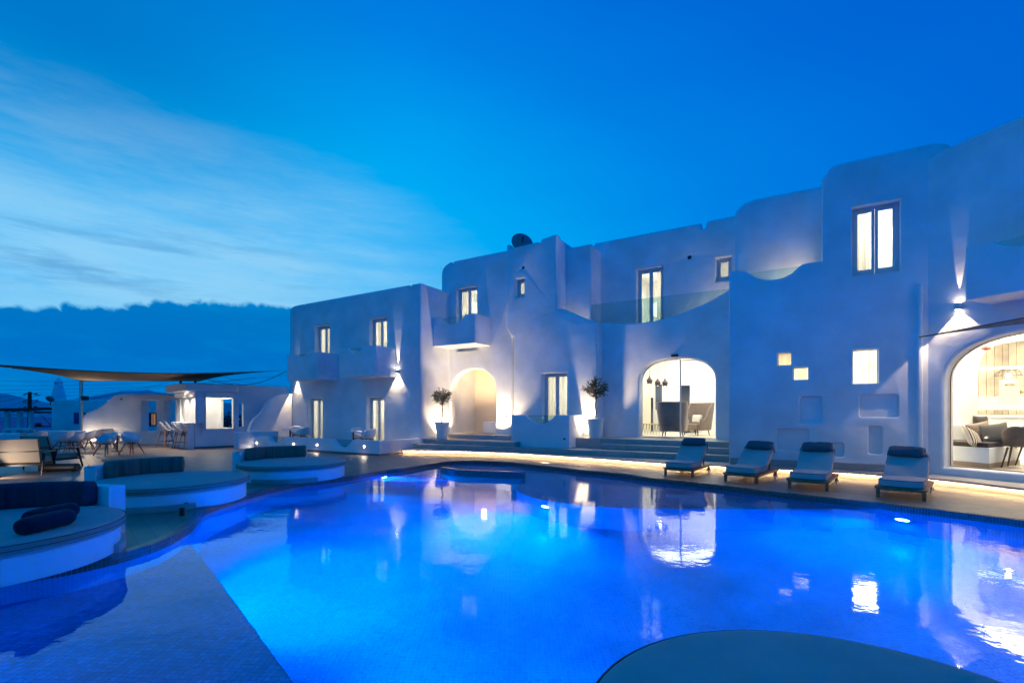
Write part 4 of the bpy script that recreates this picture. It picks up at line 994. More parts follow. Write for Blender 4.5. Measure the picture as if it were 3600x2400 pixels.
# low planter walls at the far left of the deck
for k, (x0, x1, y, h, dd, lb) in enumerate(((-60, 70, 1576, .62, .9, 'low white end wall behind the lounge sofa'), (135, 285, 1566, .68, .5, 'low white boundary wall in front of the neighbour house'))):
    a, b = G(x0, y).xy, G(x1, y).xy; m = MB(); m.prism([tuple(a), tuple(b), tuple(b+Vector((-.35, dd))), tuple(a+Vector((-.35, dd)))], 0, h); tag(m.obj('boundary_wall', M_plaster, bevel=.04), lb, 'low wall')
a, b = G(70, 1576).xy, G(135, 1570).xy
m = MB(); m.prism([tuple(a), tuple(b), tuple(b+Vector((0, .015))), tuple(a+Vector((0, .015)))], .05, .75); tag(m.obj('glass_screen', M_glassbal), 'clear glass screen at the deck edge before the sea view', 'glass screen')

# ------------------------------------------------------------------ shade sail
def sailfn(u, v):
    L, Rr, Pp, Kk = P(-250, 1262, 14.5), P(1009, 1301, 22.0), P(292, 1340, 23.6), P(700, 1340, 24.4)
    e = .10*math.sin(math.pi*v)**1.0; uu = e+(1-2*e)*u
    e2 = .13*math.sin(math.pi*u); vv = e2*.6+(1-1.1*e2)*v
    p = L*(1-uu)*(1-vv)+Rr*uu*(1-vv)+Pp*(1-uu)*vv+Kk*uu*vv
    p.z -= .20*math.sin(math.pi*u)*(1-vv)+.05*math.sin(math.pi*uu)*math.sin(math.pi*vv); return tuple(p)
sail = thing('shade_sail', 'taupe shade sail stretched over the dining chairs', 'shade sail', P(400, 1320, 20))
m = MB(); m.grid(sailfn, 30, 16); o = m.obj('canvas', mat('sail_cloth', (.24, .185, .15), .9, var=.1, spec=.1), sail, smooth=80, local=False); o.modifiers.new('solid', 'SOLIDIFY').thickness = .006
cr_ = thing('hanging_cable', 'dark cable sagging from the balcony to the kiosk roof', 'cable', P(1009, 1303, 22))
m = MB(); A, B = P(1009, 1303, 22.0), P(730, 1334, 23.0); m.tube([A.lerp(B, k/12)-Vector((0, 0, .48*math.sin(math.pi*k/12)*(1-.2*k/12))) for k in range(13)], .014, 5); m.obj('cable', M_black, cr_, local=False)
post = thing('sail_post', 'tall steel post carrying the shade sail corner', 'post', G(285, 1562)); h = P(285, 1338, G(285, 1562).y).z
m = MB(); m.tube([(0, 0, 0), (0, 0, h)], .075, 14); m.obj('pole', M_steel, post, smooth=40)
m = MB(); m.box((.08, -.08, h-.92), (.3, .08, h-.72)); m.tube([(.05, 0, h-.75), (.12, 0, h-.75)], .02, 6); m.obj('floodlight', M_black, post); _q = G(285, 1562); lamp('floodlight_beam', 'SPOT', (_q.x+.34, _q.y-.05, h-.74), 120, WARM, post, (_q.x+3.2, _q.y-2.6, h+.35), .08, 110, .9)
m = MB(); m.lathe([(.12, 0), (.12, .012), (.08, .014)], 14); m.obj('base_plate', M_steel, post)
for px, lb in ((635, 'short dark post on the kiosk roof towards the garden wall'), (687, 'short dark post on the kiosk roof under the sail tip')):
    q = P(px, 1346, 22.0); m = MB(); m.tube([(q.x, q.y, 2.72), (q.x, q.y, P(px, 1338, 22).z)], .05, 10); tag(m.obj('roof_post', M_dark, smooth=40), lb, 'post')

# ------------------------------------------------------------------ round daybeds
def arcpts(r, a0, a1, n=22): return [(r*math.cos(R(a0+(a1-a0)*k/n)), r*math.sin(R(a0+(a1-a0)*k/n))) for k in range(n+1)]
def daybed(loc, rad, back, label, group, kick=None, caps=(4, 4), cmat=None):
    d = thing('round_daybed', label, 'daybed', loc, 0, group); b = rad-.05
    m = MB(); m.lathe([(b-.02, .0), (b, .012), (b, .24), (b-.03, .262), (.0001, .265)], 56); m.obj('base', M_plaster, d, smooth=35)
    m = MB(); r = rad
    prof = [(.0001, .383), (r*.5, .386), (r*.85, .384), (r-.05, .378), (r-.018, .366), (r-.004, .352), (r+.001, .34), (r, .325), (r+.003, .30), (r, .285), (r-.012, .272), (r-.05, .266), (.0001, .266)]
    def wob(v):
        x, y, z = v; n1 = noise.noise(Vector((x*1.7+loc[0], y*1.7, 0)))*.006 if z > .37 else 0
        k = 1+.004*noise.noise(Vector((x*2.5, y*2.5, z*9+loc[0])))*(z < .37); return (x*k, y*k, z+n1)
    m.lathe(prof, 64); m.v = [wob(v) for v in m.v]; mt = m.obj('mattress', M_fabric, d, smooth=50)
    bd = MB(); bd.lathe([(r+.004, .350), (r+.008, .335), (r+.006, .32), (r+.010, .30), (r+.004, .283)], 64); bd.v = [wob(v) for v in bd.v]; bd.obj('side_band', M_fabric2, mt, smooth=60)
    for z, rr in ((.357, r-.002), (.313, r+.009)):
        m = MB(); m.tube([(rr*math.cos(2*math.pi*k/64), rr*math.sin(2*math.pi*k/64), z) for k in range(65)], .005, 5, caps=False); m.obj('piping', M_pipe, mt, smooth=80)
    if back: m = MB(); sa = .5+loc[0]; m.tube([((k/20-.5)*2*(r-.03)*math.cos(sa), (k/20-.5)*2*(r-.03)*math.sin(sa), .3845+.0035*math.sin(k)*0) for k in range(21)], .003, 4); m.obj('seam', M_fabric, mt)
    if kick:
        a0, a1 = kick; m = MB(); m.prism(arcpts(b+.05, a0, a1)+arcpts(b-.1, a0, a1)[::-1], 0.002, .095); m.obj('kick_step', M_step, d)
    if back:
        a0, a1 = back; ro, ri = rad+.20, rad+.015
        m = MB(); m.prism(arcpts(ro, a0, a1, 30)+arcpts(ri, a0, a1, 30)[::-1], 0, .60); o = m.obj('back_wall', M_plaster, d, smooth=40, bevel=.035, seg=3)
        c0, c1 = a0+caps[0], a1-caps[1]; n = 60; m = MB()
        def cush(u, v):
            a = c0+(c1-c0)*u; t = v*2*math.pi; ex = 4.5
            cx, sx = math.cos(t), math.sin(t)
            dr = .09*math.copysign(abs(cx)**(2/ex), cx); dz = .15*math.copysign(abs(sx)**(2/ex), sx)
            w = .020*math.sin(a*1.9+3*math.sin(a*.7))*math.exp(-((v-.5)*3)**2)*(.4+.6*abs(math.sin(a*.23+loc[0])))
            endf = min(1, min(u, 1-u)*n/1.2)**.5; rr = rad-.075+dr*max(.02, endf)-w
            return (rr*math.cos(R(a)), rr*math.sin(R(a)), .52+dz*max(.3, endf))
        m.grid(cush, n, 20); m.f += [tuple(range(20))[::-1], tuple(range(n*21, n*21+20))]
        o = m.obj('back_cushion', cmat or M_weave, d, smooth=50, weld=True)
    return d
GB = 'round daybeds along the pool edge'
M_weave2 = mat('navy_weave', (.05, .055, .085), .95, bump=.004, bscale=120, var=.3, vscale=90, spec=.1)
daybed((-5.30, 4.85, 0), 1.18, (70, 165), 'round white daybed with two rolled navy towels on it', GB, (20, 60), (7, 2), M_weave2)
daybed((-5.82, 8.42, 0), 1.17, (116, 188), 'round daybed between the towel bed and the bed closest to the bar', GB, (240, 320), (-2, 7))
daybed((-5.08, 11.45, 0), 1.17, (100, 186), 'round daybed closest to the bar kiosk and the low parapet', GB, (250, 318), (-2, 7))
daybed((1.215, 1.60, -.0), .985, None, 'round daybed with grey canvas mattress across the pool from the loungers', GB)
for k, (px, py, ln) in enumerate(((150, 1838, .62), (170, 1815, .62))):
    pass
def towel(a, b, label):
    a, b = Vector(a), Vector(b); d = (b-a).normalized(); m = MB(); n = 14; r = .082
    pts = [a+(b-a)*k/n for k in range(n+1)]; rr = [r*(.80 if k in (0, n) else (.96 if k in (1, n-1) else 1+.02*math.sin(k*1.7))) for k in range(n+1)]
    m.tube(pts, rr, 20); t = thing('rolled_towel', label, 'towel', a.lerp(b, .5)-Vector((0, 0, r)), 0, 'rolled navy towels'); o = m.obj('towel_roll', M_navy, t, smooth=60, local=False)
    m = MB(); e = d.orthogonal().normalized(); g = d.cross(e); m.tube([b+d*.004+(e*math.cos(x*.5)+g*math.sin(x*.5))*(.006+.0017*x) for x in range(36)], .006, 4); m.obj('spiral_end', M_navy, t, local=False)
def bedpt(px, py, z): p = G(px, py, z); return p
a, b = bedpt(70, 1853, .462), bedpt(248, 1813, .462); towel(a, b, 'rolled navy towel in front of its twin on the round bed')
a, b = bedpt(95, 1823, .462), bedpt(262, 1789, .462); towel(a, b, 'rolled navy towel behind its twin, nearer the back cushion')
# two red glass candle lanterns
M_red = mat('red_glass', (.13, .012, .008), .2)
for px, py, lb in ((640, 1811, 'small red candle glass nearer the pool rim'), (653, 1790, 'small red candle glass nearer the round bed')):
    t = thing('candle_lantern', lb, 'lantern', G(px, py), 0, 'red candle glasses'); m = MB(); m.lathe([(.0001, 0), (.03, 0), (.036, .02), (.028, .06), (.036, .10), (.038, .11), (.033, .11), (.024, .06), (.0001, .03)], 14); m.obj('glass', M_red, t, smooth=50)

# ------------------------------------------------------------------ sun loungers
def lounger(tilt=33, psh=0, prot=0):
    g = thing('sun_lounger', '', 'sun lounger', (0, 0, 0), 0, 'sun loungers in a row by the pool'); w = .37; Ln = 1.62
    out = [(-w, .10), (-w+.02, .05), (-w+.08, .0), (-.18, -.045), (0, -.055), (.18, -.045), (w-.08, .0), (w-.02, .05), (w, .10), (w, Ln-.08), (w-.05, Ln), (-w+.05, Ln), (-w, Ln-.08)]
    m = MB(); m.prism(out, .160, .202); m.obj('frame', M_teak, g, bevel=.008)
    m = MB(); m.prism([(-w+.05, .1), (w-.05, .1), (w-.05, Ln-.1), (-w+.05, Ln-.1)], .135, .158); m.obj('under_frame', M_teak, g)
    for x in (-1, 1):
        m = MB(); m.box((x*.315-.028, .07, 0), (x*.315+.028, .125, .162)); m.obj('leg', M_teak, g, bevel=.006)
        m = MB(); m.box((x*.335-.022, 1.36, .055), (x*.335+.022, 1.44, .162)); l = m.obj('rear_leg', M_teak, g, bevel=.006)
        m = MB(); m.tube([(x*.335-.012, 1.40, .045), (x*.335+.012, 1.40, .045)], .045, 16); m.tube([(x*.335-.05, 1.40, .045), (x*.335+.05, 1.40, .045)], .009, 6); m.obj('wheel', M_white, g, smooth=40)
        m = MB(); m.box((x*.335-.042, 1.375, .04), (x*.335-.030, 1.425, .10)); m.box((x*.335+.030, 1.375, .04), (x*.335+.042, 1.425, .10)); m.obj('wheel_fork', M_steel, g)
    cw_ = .315
    def pad(m, L0, L1, z0, z1, front):
        o = []; n = 8
        if front:
            for k in range(n+1):
                a = math.pi+math.pi*k/n; o.append((cw_*math.copysign(abs(math.cos(a))**.35, math.cos(a)), L0+.10+.10*math.sin(a)-.03*(1-abs(math.cos(a)))))
        else: o += [(-cw_, L0), (cw_, L0)]
        if front: o += [(cw_, L1), (-cw_, L1)]
        else:
            for k in range(n+1):
                a = math.pi*k/n; o.append((cw_*math.copysign(abs(math.cos(a))**.35, math.cos(a)), L1-.14+.14*math.sin(a)))
        m.prism(o, z0, z1); return o
    m = MB(); o1 = pad(m, .03, .80, .206, .335, True); s = m.obj('seat_cushion', M_fabric, g, bevel=.022, seg=3, smooth=40)
    m = MB(); m.tube([(x*.985, y, .326) for x, y in o1+[o1[0]]], .0055, 4); m.tube([(x*.992, y, .216) for x, y in o1+[o1[0]]], .005, 4); m.obj('piping', M_pipe, s)
    piv = Matrix.Translation((0, .80, .215)) @ Matrix.Rotation(R(tilt), 4, 'X')
    m = MB(); o2 = pad(m, .0, .86, 0, .12, False); m.v = [tuple(piv @ Vector(v)) for v in m.v]; b = m.obj('back_cushion', M_fabric, g, bevel=.022, seg=3, smooth=40)
    m = MB(); m.tube([piv @ Vector((x*.985, y, .112)) for x, y in o2+[o2[0]]], .0055, 4); m.tube([piv @ Vector((x*.992, y, .01)) for x, y in o2+[o2[0]]], .005, 4); m.obj('piping', M_pipe, b)
    m = MB(); m.box((-.30, .02, -.03), (.30, .80, -.008), piv); m.obj('back_frame', M_teak, g)
    m = MB(); m.box((-.27, 1.22, .17), (-.24, 1.25, .47)); m.box((.24, 1.22, .17), (.27, 1.25, .47)); m.obj('back_prop', M_teak, g)
    m = MB()
    def pil(u, v, sg):
        x, y = (u-.5)*2, (v-.5)*2; e = max(0, (1-abs(x)**4.5)*(1-abs(y)**3.2))**.5
        px_, py_ = x*.285*(1-.06*(1-x*x)*abs(y)-.03*y*y), y*.135*(1-.10*(1-abs(x)**2))
        px_ += .008*noise.noise(Vector((x*3+psh*50, y*3, 2))); cr = .012*noise.noise(Vector((x*4+psh*90, y*4, tilt)))*e
        xx, yy = px_*math.cos(prot)-py_*math.sin(prot)+psh, px_*math.sin(prot)+py_*math.cos(prot)
        return tuple(piv @ Vector((xx, .715+yy, .185+sg*(.078*e)+(cr if sg > 0 else 0))))
    m.grid(lambda u, v: pil(u, v, 1), 22, 14); n0 = len(m.v); nf = len(m.f); m.grid(lambda u, v: pil(u, v, -1), 22, 14); m.f[nf:] = [f[::-1] for f in m.f[nf:]]
    pl = m.obj('head_pillow', M_pillow, g, smooth=70, weld=True)
    m = MB(); m.box((-.29, .66, .118), (.29, .74, .126), piv); m.box((-.318, .66, -.01), (-.312, .74, .125), piv); m.box((.312, .66, -.01), (.318, .74, .125), piv); m.obj('strap', M_pillow, pl)
    return g
lp = [((2332, 1670.5), (2443, 1679), (2500, 1659)), ((2540, 1690), (2671, 1702), (2723, 1678)), ((2766, 1715), (2918, 1728), (2956, 1699)), ((3076, 1745), (3263, 1763), (3302, 1731))]
lbs = ['teak sun lounger in front of the lounge steps, at the pool\'s curve', 'teak sun lounger beside the corner of the wall with niches', 'teak sun lounger in front of the small square wall niche', 'teak sun lounger at the row end nearest the restaurant arch']
for k, (a, b, c) in enumerate(lp):
    A, B = G(*a).xy, G(*b).xy; x = (B-A).normalized(); mid_ = (A+B)/2; yv = Vector((-x.y, x.x)); rz = math.atan2(x.y, x.x); org = mid_-yv*.097
    o = lounger((33, 31.5, 34.5, 32.5)[k], (-.012, .018, 0, -.02)[k], (.03, -.02, .05, -.035)[k])
    o.location = (org.x, org.y, 0); o.rotation_euler = (0, 0, rz+random.uniform(-.02, .02)); o['label'] = lbs[k]

# ------------------------------------------------------------------ shell chairs, tables, stools
def shell(m, zs, rx, ry, fn, ex=1):
    def f(u, v):
        a = 2*math.pi*u; s = math.sin(a); zr = fn(s); r = math.sin(min(1, v*1.75)*math.pi/2)*.90+.10*v; h = max(0, (v-.22)/.78)**1.45
        return (rx*math.cos(a)*r, ry*s*r-(.06*h if s < 0 else 0)*abs(s), zs+(zr-zs)*h+.03*(r**3)*(v < .6))
    m.grid(f, 36, 14)
def dining_chair():
    g = thing('shell_chair', '', 'chair', (0, 0, 0), 0, 'white shell dining chairs')
    m = MB(); shell(m, .42, .29, .27, lambda s: .54+.27*((1-s)/2)**.8)
    o = m.obj('seat_shell', M_shell, g, smooth=80, weld=True); o.modifiers.new('solid', 'SOLIDIFY').thickness = .014
    for x in (-1, 1):
        for y in (-1, 1):
            m = MB(); m.tube([(x*.13, y*.12, .415), (x*.27, y*.25, 0)], [.026, .016], 8); m.obj('leg', M_oak, g, smooth=50)
    m = MB(); m.box((-.15, -.015, .385), (.15, .015, .412)); m.box((-.015, -.15, .385), (.015, .15, .412)); m.obj('under_frame', M_dark, g)
    return g
ch = dining_chair()
chairs = [((375, 1600), 2.9, 'white shell chair with its back to the pool, in front of the right hand table'), ((463, 1596), 4.5, 'white shell chair on the bar side of the right hand table'), ((432, 1577), 4.0, 'white shell chair behind the right hand table towards the bar'), ((372, 1570), 1.0, 'white shell chair behind the right hand table by the wavy wall'),
          ((262, 1590), 2.6, 'white shell chair next to the lounge armchair'), ((302, 1583), 2.4, 'white shell chair in the middle of the left hand row'), ((326, 1573), 2.3, 'white shell chair at the far end of the left hand row'), ((222, 1592), 1.9, 'white shell chair half hidden behind the lounge armchair'), ((130, 1590), 1.2, 'white shell chair between the sofa and the lounge armchair')]
for k, (p, rz, lb) in enumerate(chairs):
    o = ch if k == 0 else dup(ch, (0, 0, 0), 0); o.location = G(*p); o.rotation_euler = (0, 0, rz); o['label'] = lb
def table(p, label, r=.38, z0=0, h=.74, grp='round white tables'):
    t = thing('round_table', label, 'table', (p[0], p[1], z0), 0, grp)
    m = MB(); m.lathe([(.0001, h), (r-.01, h), (r, h-.008), (r-.005, h-.022), (.0001, h-.024)], 32); m.obj('table_top', M_white, t, smooth=40)
    m = MB(); m.tube([(0, 0, .02), (0, 0, h-.02)], .03, 10); m.obj('pedestal', M_dark, t, smooth=50)
    m = MB(); m.lathe([(.0001, .03), (.19, .02), (.2, 0)], 20); m.obj('foot', M_dark, t, smooth=50)
table(G(412, 1586).xy, 'round white table among the chairs nearest the bar'); table(G(256, 1578).xy, 'round white table beside the left hand row of chairs')
FT = FQ(13.15)
for k, (px, lb, pl) in enumerate(((1020, 'small white table behind the parapet below the left balcony', 'first'), (1242, 'small white table behind the parapet by the scooped gap', 'second'))):
    p = FT.pt(FT.s(px), .1); table(p.xy, lb, .33, .1, .68, 'small terrace tables')
    for j, (ds, dq, rz, l2) in enumerate(((-.35, .55, 3.6, 'wall side'), (.72, .1, 1.4, 'right side'))):
        q = FT.pt(FT.s(px)+ds, .1, -dq); dup(ch, q, rz, 'white shell chair on the %s of the terrace table %s' % (l2, 'below the left balcony' if k == 0 else 'by the scooped gap'))['group'] = 'terrace chairs'
def stool():
    g = thing('bar_stool', '', 'bar stool', (0, 0, 0), 0, 'white bar stools at the counter')
    m = MB(); shell(m, .72, .225, .21, lambda s: .745+(.36*max(0, -s)**1.4 if s < 0 else 0)); o = m.obj('seat_shell', M_shell, g, smooth=80, weld=True); o.modifiers.new('solid', 'SOLIDIFY').thickness = .012
    for x in (-1, 1):
        for y in (-1, 1):
            m = MB(); m.tube([(x*.12, y*.11, .71), (x*.24, y*.23, 0)], [.018, .012], 8); m.obj('leg', M_oak, g, smooth=50)
    m = MB(); c = [(.205, .197, .26), (-.205, .197, .26), (-.205, -.197, .26), (.205, -.197, .26)]; m.tube(c+[c[0]], .008, 5); m.obj('foot_rest', M_dark, g)
    m = MB()
    for a, b in (((1, 1), (-1, 1)), ((1, -1), (-1, -1)), ((1, 1), (1, -1)), ((-1, 1), (-1, -1))):
        m.tube([(a[0]*.13, a[1]*.12, .68), (b[0]*.165, b[1]*.155, .5)], .005, 4); m.tube([(b[0]*.13, b[1]*.12, .68), (a[0]*.165, a[1]*.155, .5)], .005, 4)
    m.obj('cross_brace', M_dark, g); return g
st = stool()
for k, (p, rz, lb) in enumerate((((657, 1576), .55, 'white bar stool at the kiosk corner end of the counter'), ((632, 1575), .75, 'white bar stool in the middle of the counter'), ((582, 1572), .35, 'white bar stool pulled away from the counter'), ((606, 1568), .7, 'white bar stool at the garden wall end of the counter'))):
    o = st if k == 0 else dup(st, (0, 0, 0), 0); o.location = G(*p); o.rotation_euler = (0, 0, -rz); o['label'] = lb

# ------------------------------------------------------------------ lounge sofa and armchair (dark frames, canvas backs)
M_canvas = mat('beige_canvas', (.36, .30, .235), .9, bump=.001, bscale=140, spec=.1)
def lounge(loc, rz, w, label, name, cat):
    g = thing(name, label, cat, loc, rz)
    tilt = Matrix.Translation((0, -.35, .34)) @ Matrix.Rotation(R(-14), 4, 'X').inverted()
    tilt = Matrix.Translation((0, -.33, .30)) @ Matrix.Rotation(R(15), 4, 'X')
    for z0, z1, nm in ((.02, .275, 'lower_back'), (.30, .60, 'upper_back')):
        m = MB(); m.box((-w/2, -.025, z0), (w/2, .035, z1), tilt); m.obj(nm, M_canvas, g, bevel=.012)
    m = MB()
    for z in (-.02, .287): m.box((-w/2-.02, -.02, z-.014), (w/2+.02, .02, z+.012), tilt)
    for x in (-w/2-.02, w/2-.005): m.box((x, -.04, -.05), (x+.025, -.015, .58), tilt)
    m.obj('back_frame', M_dark, g)
    m = MB(); m.box((-w/2, -.30, .26), (w/2, .36, .40)); m.obj('seat_cushion', M_canvas, g, bevel=.03)
    m = MB(); m.box((-w/2-.03, -.34, .22), (w/2+.03, .38, .258)); m.obj('seat_frame', M_dark, g)
    for x in (-1, 1):
        xx = x*(w/2+.045)
        m = MB(); m.box((xx-.035, -.42, .52), (xx+.035, .36, .55)); m.obj('arm_rest', M_dark, g, bevel=.008)
        for y0, y1 in ((-.42, -.30), (.40, .26)):
            m = MB(); m.tube([(xx, y0, 0), (xx, y1, .53)], [.02, .03], 6); m.obj('leg', M_dark, g)
    return g
p = G(55, 1670); lounge((p.x-.25, p.y+.15, 0), .45, 1.3, 'long lounge sofa with beige canvas back and dark frame', 'lounge_sofa', 'sofa')
p = G(190, 1643); lounge((p.x, p.y, 0), -.12, .78, 'lounge armchair with beige canvas back and splayed dark legs', 'lounge_armchair', 'armchair')
p = G(175, 1660); t = thing('wood_log_table', 'low dark drum table under the lounge armchair', 'side table', (p.x+.1, p.y+.1, 0))
m = MB(); m.tube([(-.42, .0, .11), (.42, .12, .11)], .10, 14); m.obj('table_drum', M_black, t, smooth=50)
m = MB(); m.box((-.3, -.05, 0), (-.24, .05, .06)); m.box((.24, .05, 0), (.3, .15, .06)); m.obj('foot', M_black, t)
# built-in white bench stub at the very left
p = G(-8, 1690); p.x -= .45; t = thing('built_in_bench', 'white rounded built-in bench end at the deck edge', 'bench', (p.x, p.y, 0))
m = MB(); m.box((-1.5, .5, 0), (-.42, .75, .80)); m.obj('back_wall', M_plaster, t, bevel=.08, seg=4)
m = MB(); m.box((-1.5, -.55, 0), (-.06, .49, .30)); m.obj('seat', M_plaster, t, bevel=.09, seg=4)

# ------------------------------------------------------------------ potted olive trees
M_leaf = mat('olive_leaf', (.085, .095, .055), .6, objvar=0, var=.5, vscale=30); M_bark = mat('olive_bark', (.085, .06, .04), .9, bump=.01, bscale=40); M_soil = mat('soil', (.03, .022, .016), 1)
def olive(loc, ph, pr, crown_z, cr, label, seed):
    rnd = random.Random(seed); g = thing('potted_olive_tree', label, 'potted tree', loc, 0, 'potted olive trees')
    prof = [(.0001, .0), (pr*.62, .0), (pr*.66, .012), (pr*.80, ph*.55), (pr*.81, ph*.56), (pr*.83, ph*.57), (pr*.90, ph*.86), (pr*.93, ph*.865), (pr*.97, ph*.93), (pr*1.0, ph*.95), (pr*1.0, ph), (pr*.90, ph), (pr*.88, ph*.93), (.0001, ph*.92)]
    m = MB(); m.lathe(prof, 36); m.obj('pot', M_pot, g, smooth=35)
    m = MB(); m.lathe([(.0001, ph*.945), (pr*.87, ph*.935)], 20); m.obj('soil', M_soil, g)
    base = Vector((0, 0, ph*.9)); top = Vector((.03, 0, crown_z-cr*.45)); pts = [base.lerp(top, k/8)+Vector((.018*math.sin(k*1.3+seed), .015*math.cos(k*1.1), 0)) for k in range(9)]
    m = MB(); m.tube(pts, [.024-.001*k for k in range(9)], 8)
    tw = []; C = Vector((.01, 0, crown_z))
    for k in range(64):
        d = Vector((rnd.gauss(0, 1), rnd.gauss(0, 1), rnd.gauss(.1, .85))).normalized(); L = cr*rnd.uniform(.72, 1.06)*(1 if d.z > -.3 else .9)
        e = C+Vector((d.x, d.y, d.z*.9))*L; mid = top.lerp(e, .45)+Vector((rnd.uniform(-.03, .03), rnd.uniform(-.03, .03), .03)); tw.append((mid, e)); m.tube([top, mid, e], [.007, .0045, .0015], 4, caps=False)
        for _ in range(5):
            t0 = rnd.uniform(.1, .95); a = mid.lerp(e, t0); dd = (d*.6+Vector((rnd.gauss(0, .8), rnd.gauss(0, .8), rnd.gauss(.1, .7)))).normalized(); b = a+dd*cr*rnd.uniform(.16, .36); tw.append((a, b)); m.tube([a, b], [.003, .001], 3, caps=False)
    m.obj('trunk', M_bark, g, smooth=60)
    m = MB()
    for a, b in tw:
        d = (b-a); L = d.length; d.normalize(); n = max(6, int(L/.011))
        for k in range(n):
            p = a+d*L*rnd.uniform(.15, 1.03); o = (d*.7+Vector((rnd.gauss(0, .7), rnd.gauss(0, .7), rnd.gauss(.1, .6)))).normalized(); sd = o.orthogonal().normalized(); sd = (Matrix.Rotation(rnd.uniform(0, 6.28), 3, o) @ sd)
            l = rnd.uniform(.03, .055); w = l*.16; up = o.cross(sd)*l*.06
            m.add([p, p+o*l*.5+sd*w+up, p+o*l, p+o*l*.5-sd*w+up], [(0, 1, 2, 3)])
    m.obj('crown', M_leaf, g)
    return g
yb = 18.9; q = P(1554, 1538, yb); olive((q.x, q.y, Z2), .64, .295, 1.5+57/FPX*yb-Z2, .40, 'olive tree in a white pot beside the arched entrance alcove', 3)
yd = 16.45; q = P(2093, 1538, yd); olive((q.x, q.y, ZL), .645, .305, 1.5+85/FPX*yd-ZL, .42, 'olive tree in a white pot beside the arched lounge door', 5)

# ------------------------------------------------------------------ lounge furniture
M_velvet = mat('brown_velvet', (.20, .135, .092), .85, sheen=.4, var=.12, vscale=5)
def wing(loc, rz, label):
    g = thing('wingback_armchair', label, 'armchair', loc, rz, 'wingback armchairs in the lounge'); m = MB()
    def f(u, v):
        t = (u-.5)*2; a = t*math.pi*.5
        if abs(t) < .62:
            b = t/.62*math.pi/2; x = .42*math.copysign(abs(math.sin(b))**.7, b); y = -.36*math.cos(b)**.6 if math.cos(b) > 0 else 0
        else: x = math.copysign(.42, t); y = (abs(t)-.62)/.38*.42
        w = max(0, min(1, (abs(t)-.55)/.2)); h = 1.22*(1-w)+.60*w if abs(t) > .45 else 1.22
        k = (1-w); z = .20+(h-.20)*v; flare = 1+.10*v*k; taper = .86+.14*min(1, v*1.3)
        return (x*flare*taper, y*(1+.12*v*k)-.06*v*k, z)
    m.grid(f, 44, 12); o = m.obj('back_shell', M_velvet, g, smooth=80); s = o.modifiers.new('solid', 'SOLIDIFY'); s.thickness = .07; s.offset = 1; b = o.modifiers.new('bevel', 'BEVEL'); b.width = .02; b.segments = 2; b.limit_method = 'ANGLE'
    m = MB(); m.box((-.33, -.28, .20), (.33, .40, .44)); m.obj('seat', M_velvet, g, bevel=.05, seg=3)
    for x in (-1, 1):
        for y in (-.28, .36):
            m = MB(); m.tube([(x*.27, y*.9, .22), (x*.31, y, 0)], [.025, .015], 8); m.obj('leg', mat('dark_leg', (.05, .025, .015), .4) if False else M_oakd, g)
    return g
M_oakd = mat('dark_oak_leg', (.06, .032, .02), .45)
q = G(2368, 1535, ZL); q.y += .1; wing((q.x, q.y, ZL), -.45, 'brown wingback armchair seen from behind inside the lounge')
q = G(2452, 1529, ZL); w2_ = wing((q.x, q.y, ZL), 2.1, 'brown wingback armchair facing the door with a white cushion')
t = tag(MB().box((-.2, -.06, 0), (.2, .06, .3)).obj('throw_cushion', mat('cream_cushion', (.7, .66, .58), .9), bevel=.05, seg=3), 'cream cushion leaning in the armchair facing the door', 'cushion'); t.location = (q.x-.05, q.y-.05, ZL+.46); t.rotation_euler = (.2, 0, 2.1)
q = G(2428, 1521, ZL); t = thing('ottoman', 'round cream ottoman in front of the wingback armchairs', 'ottoman', (q.x, q.y, ZL)); m = MB(); m.lathe([(.0001, .2), (.27, .2), (.30, .24), (.30, .36), (.26, .41), (.0001, .42)], 28); m.obj('seat', mat('cream_fabric', (.72, .66, .56), .9), t, smooth=50)
for k in range(4): m = MB(); a = k*math.pi/2+.5; m.tube([(.2*math.cos(a), .2*math.sin(a), .22), (.25*math.cos(a), .25*math.sin(a), 0)], [.022, .014], 8); m.obj('leg', M_oakd, t)
def wire_table(loc, rz, L, label):
    g = thing('wire_bench_table', label, 'bench table', loc, rz, 'wire legged bench tables'); m = MB(); m.box((-L/2, -.2, .38), (L/2, .2, .42)); m.obj('table_top', mat('pale_oak', (.55, .38, .2), .5, var=.15, vscale=8), g, bevel=.005)
    for y in (-.17, .17):
        m = MB(); n = int(L/.11)
        for k in range(n): x = -L/2+.08+k*(L-.16)/max(1, n-1); m.tube([(x-.06, y, .38), (x, y*1.05, .012), (x+.08, y, .38)], .006, 4)
        m.obj('wire_leg', M_dark, g)
q = G(2292, 1526, ZL); wire_table((q.x, q.y, ZL), -.55, 1.05, 'low wire legged table under the pendant lamps')
q = G(2488, 1519, ZL); wire_table((q.x, q.y, ZL), -.55, 1.0, 'low wire legged table behind the armchairs')
def pendant(px, py, Y, label, ztop=4.0):
    b = P(px, py, Y); g = thing('pendant_lamp', label, 'pendant lamp', b, 0, 'black pendant lamps in the lounge')
    m = MB(); m.lathe([(.075, 0), (.085, .02), (.108, .13), (.10, .155), (.055, .20), (.028, .26), (.010, .32), (.0001, .33)], 20); o = m.obj('shade', mat('copper_brown', (.09, .055, .04), .45, .4), g, smooth=40)
    m = MB(); m.tube([(0, 0, .32), (0, 0, ztop-b.z)], .005, 5); m.obj('cord', M_black, g)
    m = MB(); m.lathe([(.0001, -.005), (.04, .005), (.055, .03), (.0001, .06)], 12); m.obj('bulb', M_bulbs, g, smooth=60)
    lamp('pendant_light', 'SPOT', b+Vector((0, 0, -.02)), 12, WARM, g, b-Vector((0, 0, 1)), .04, 110, .6)
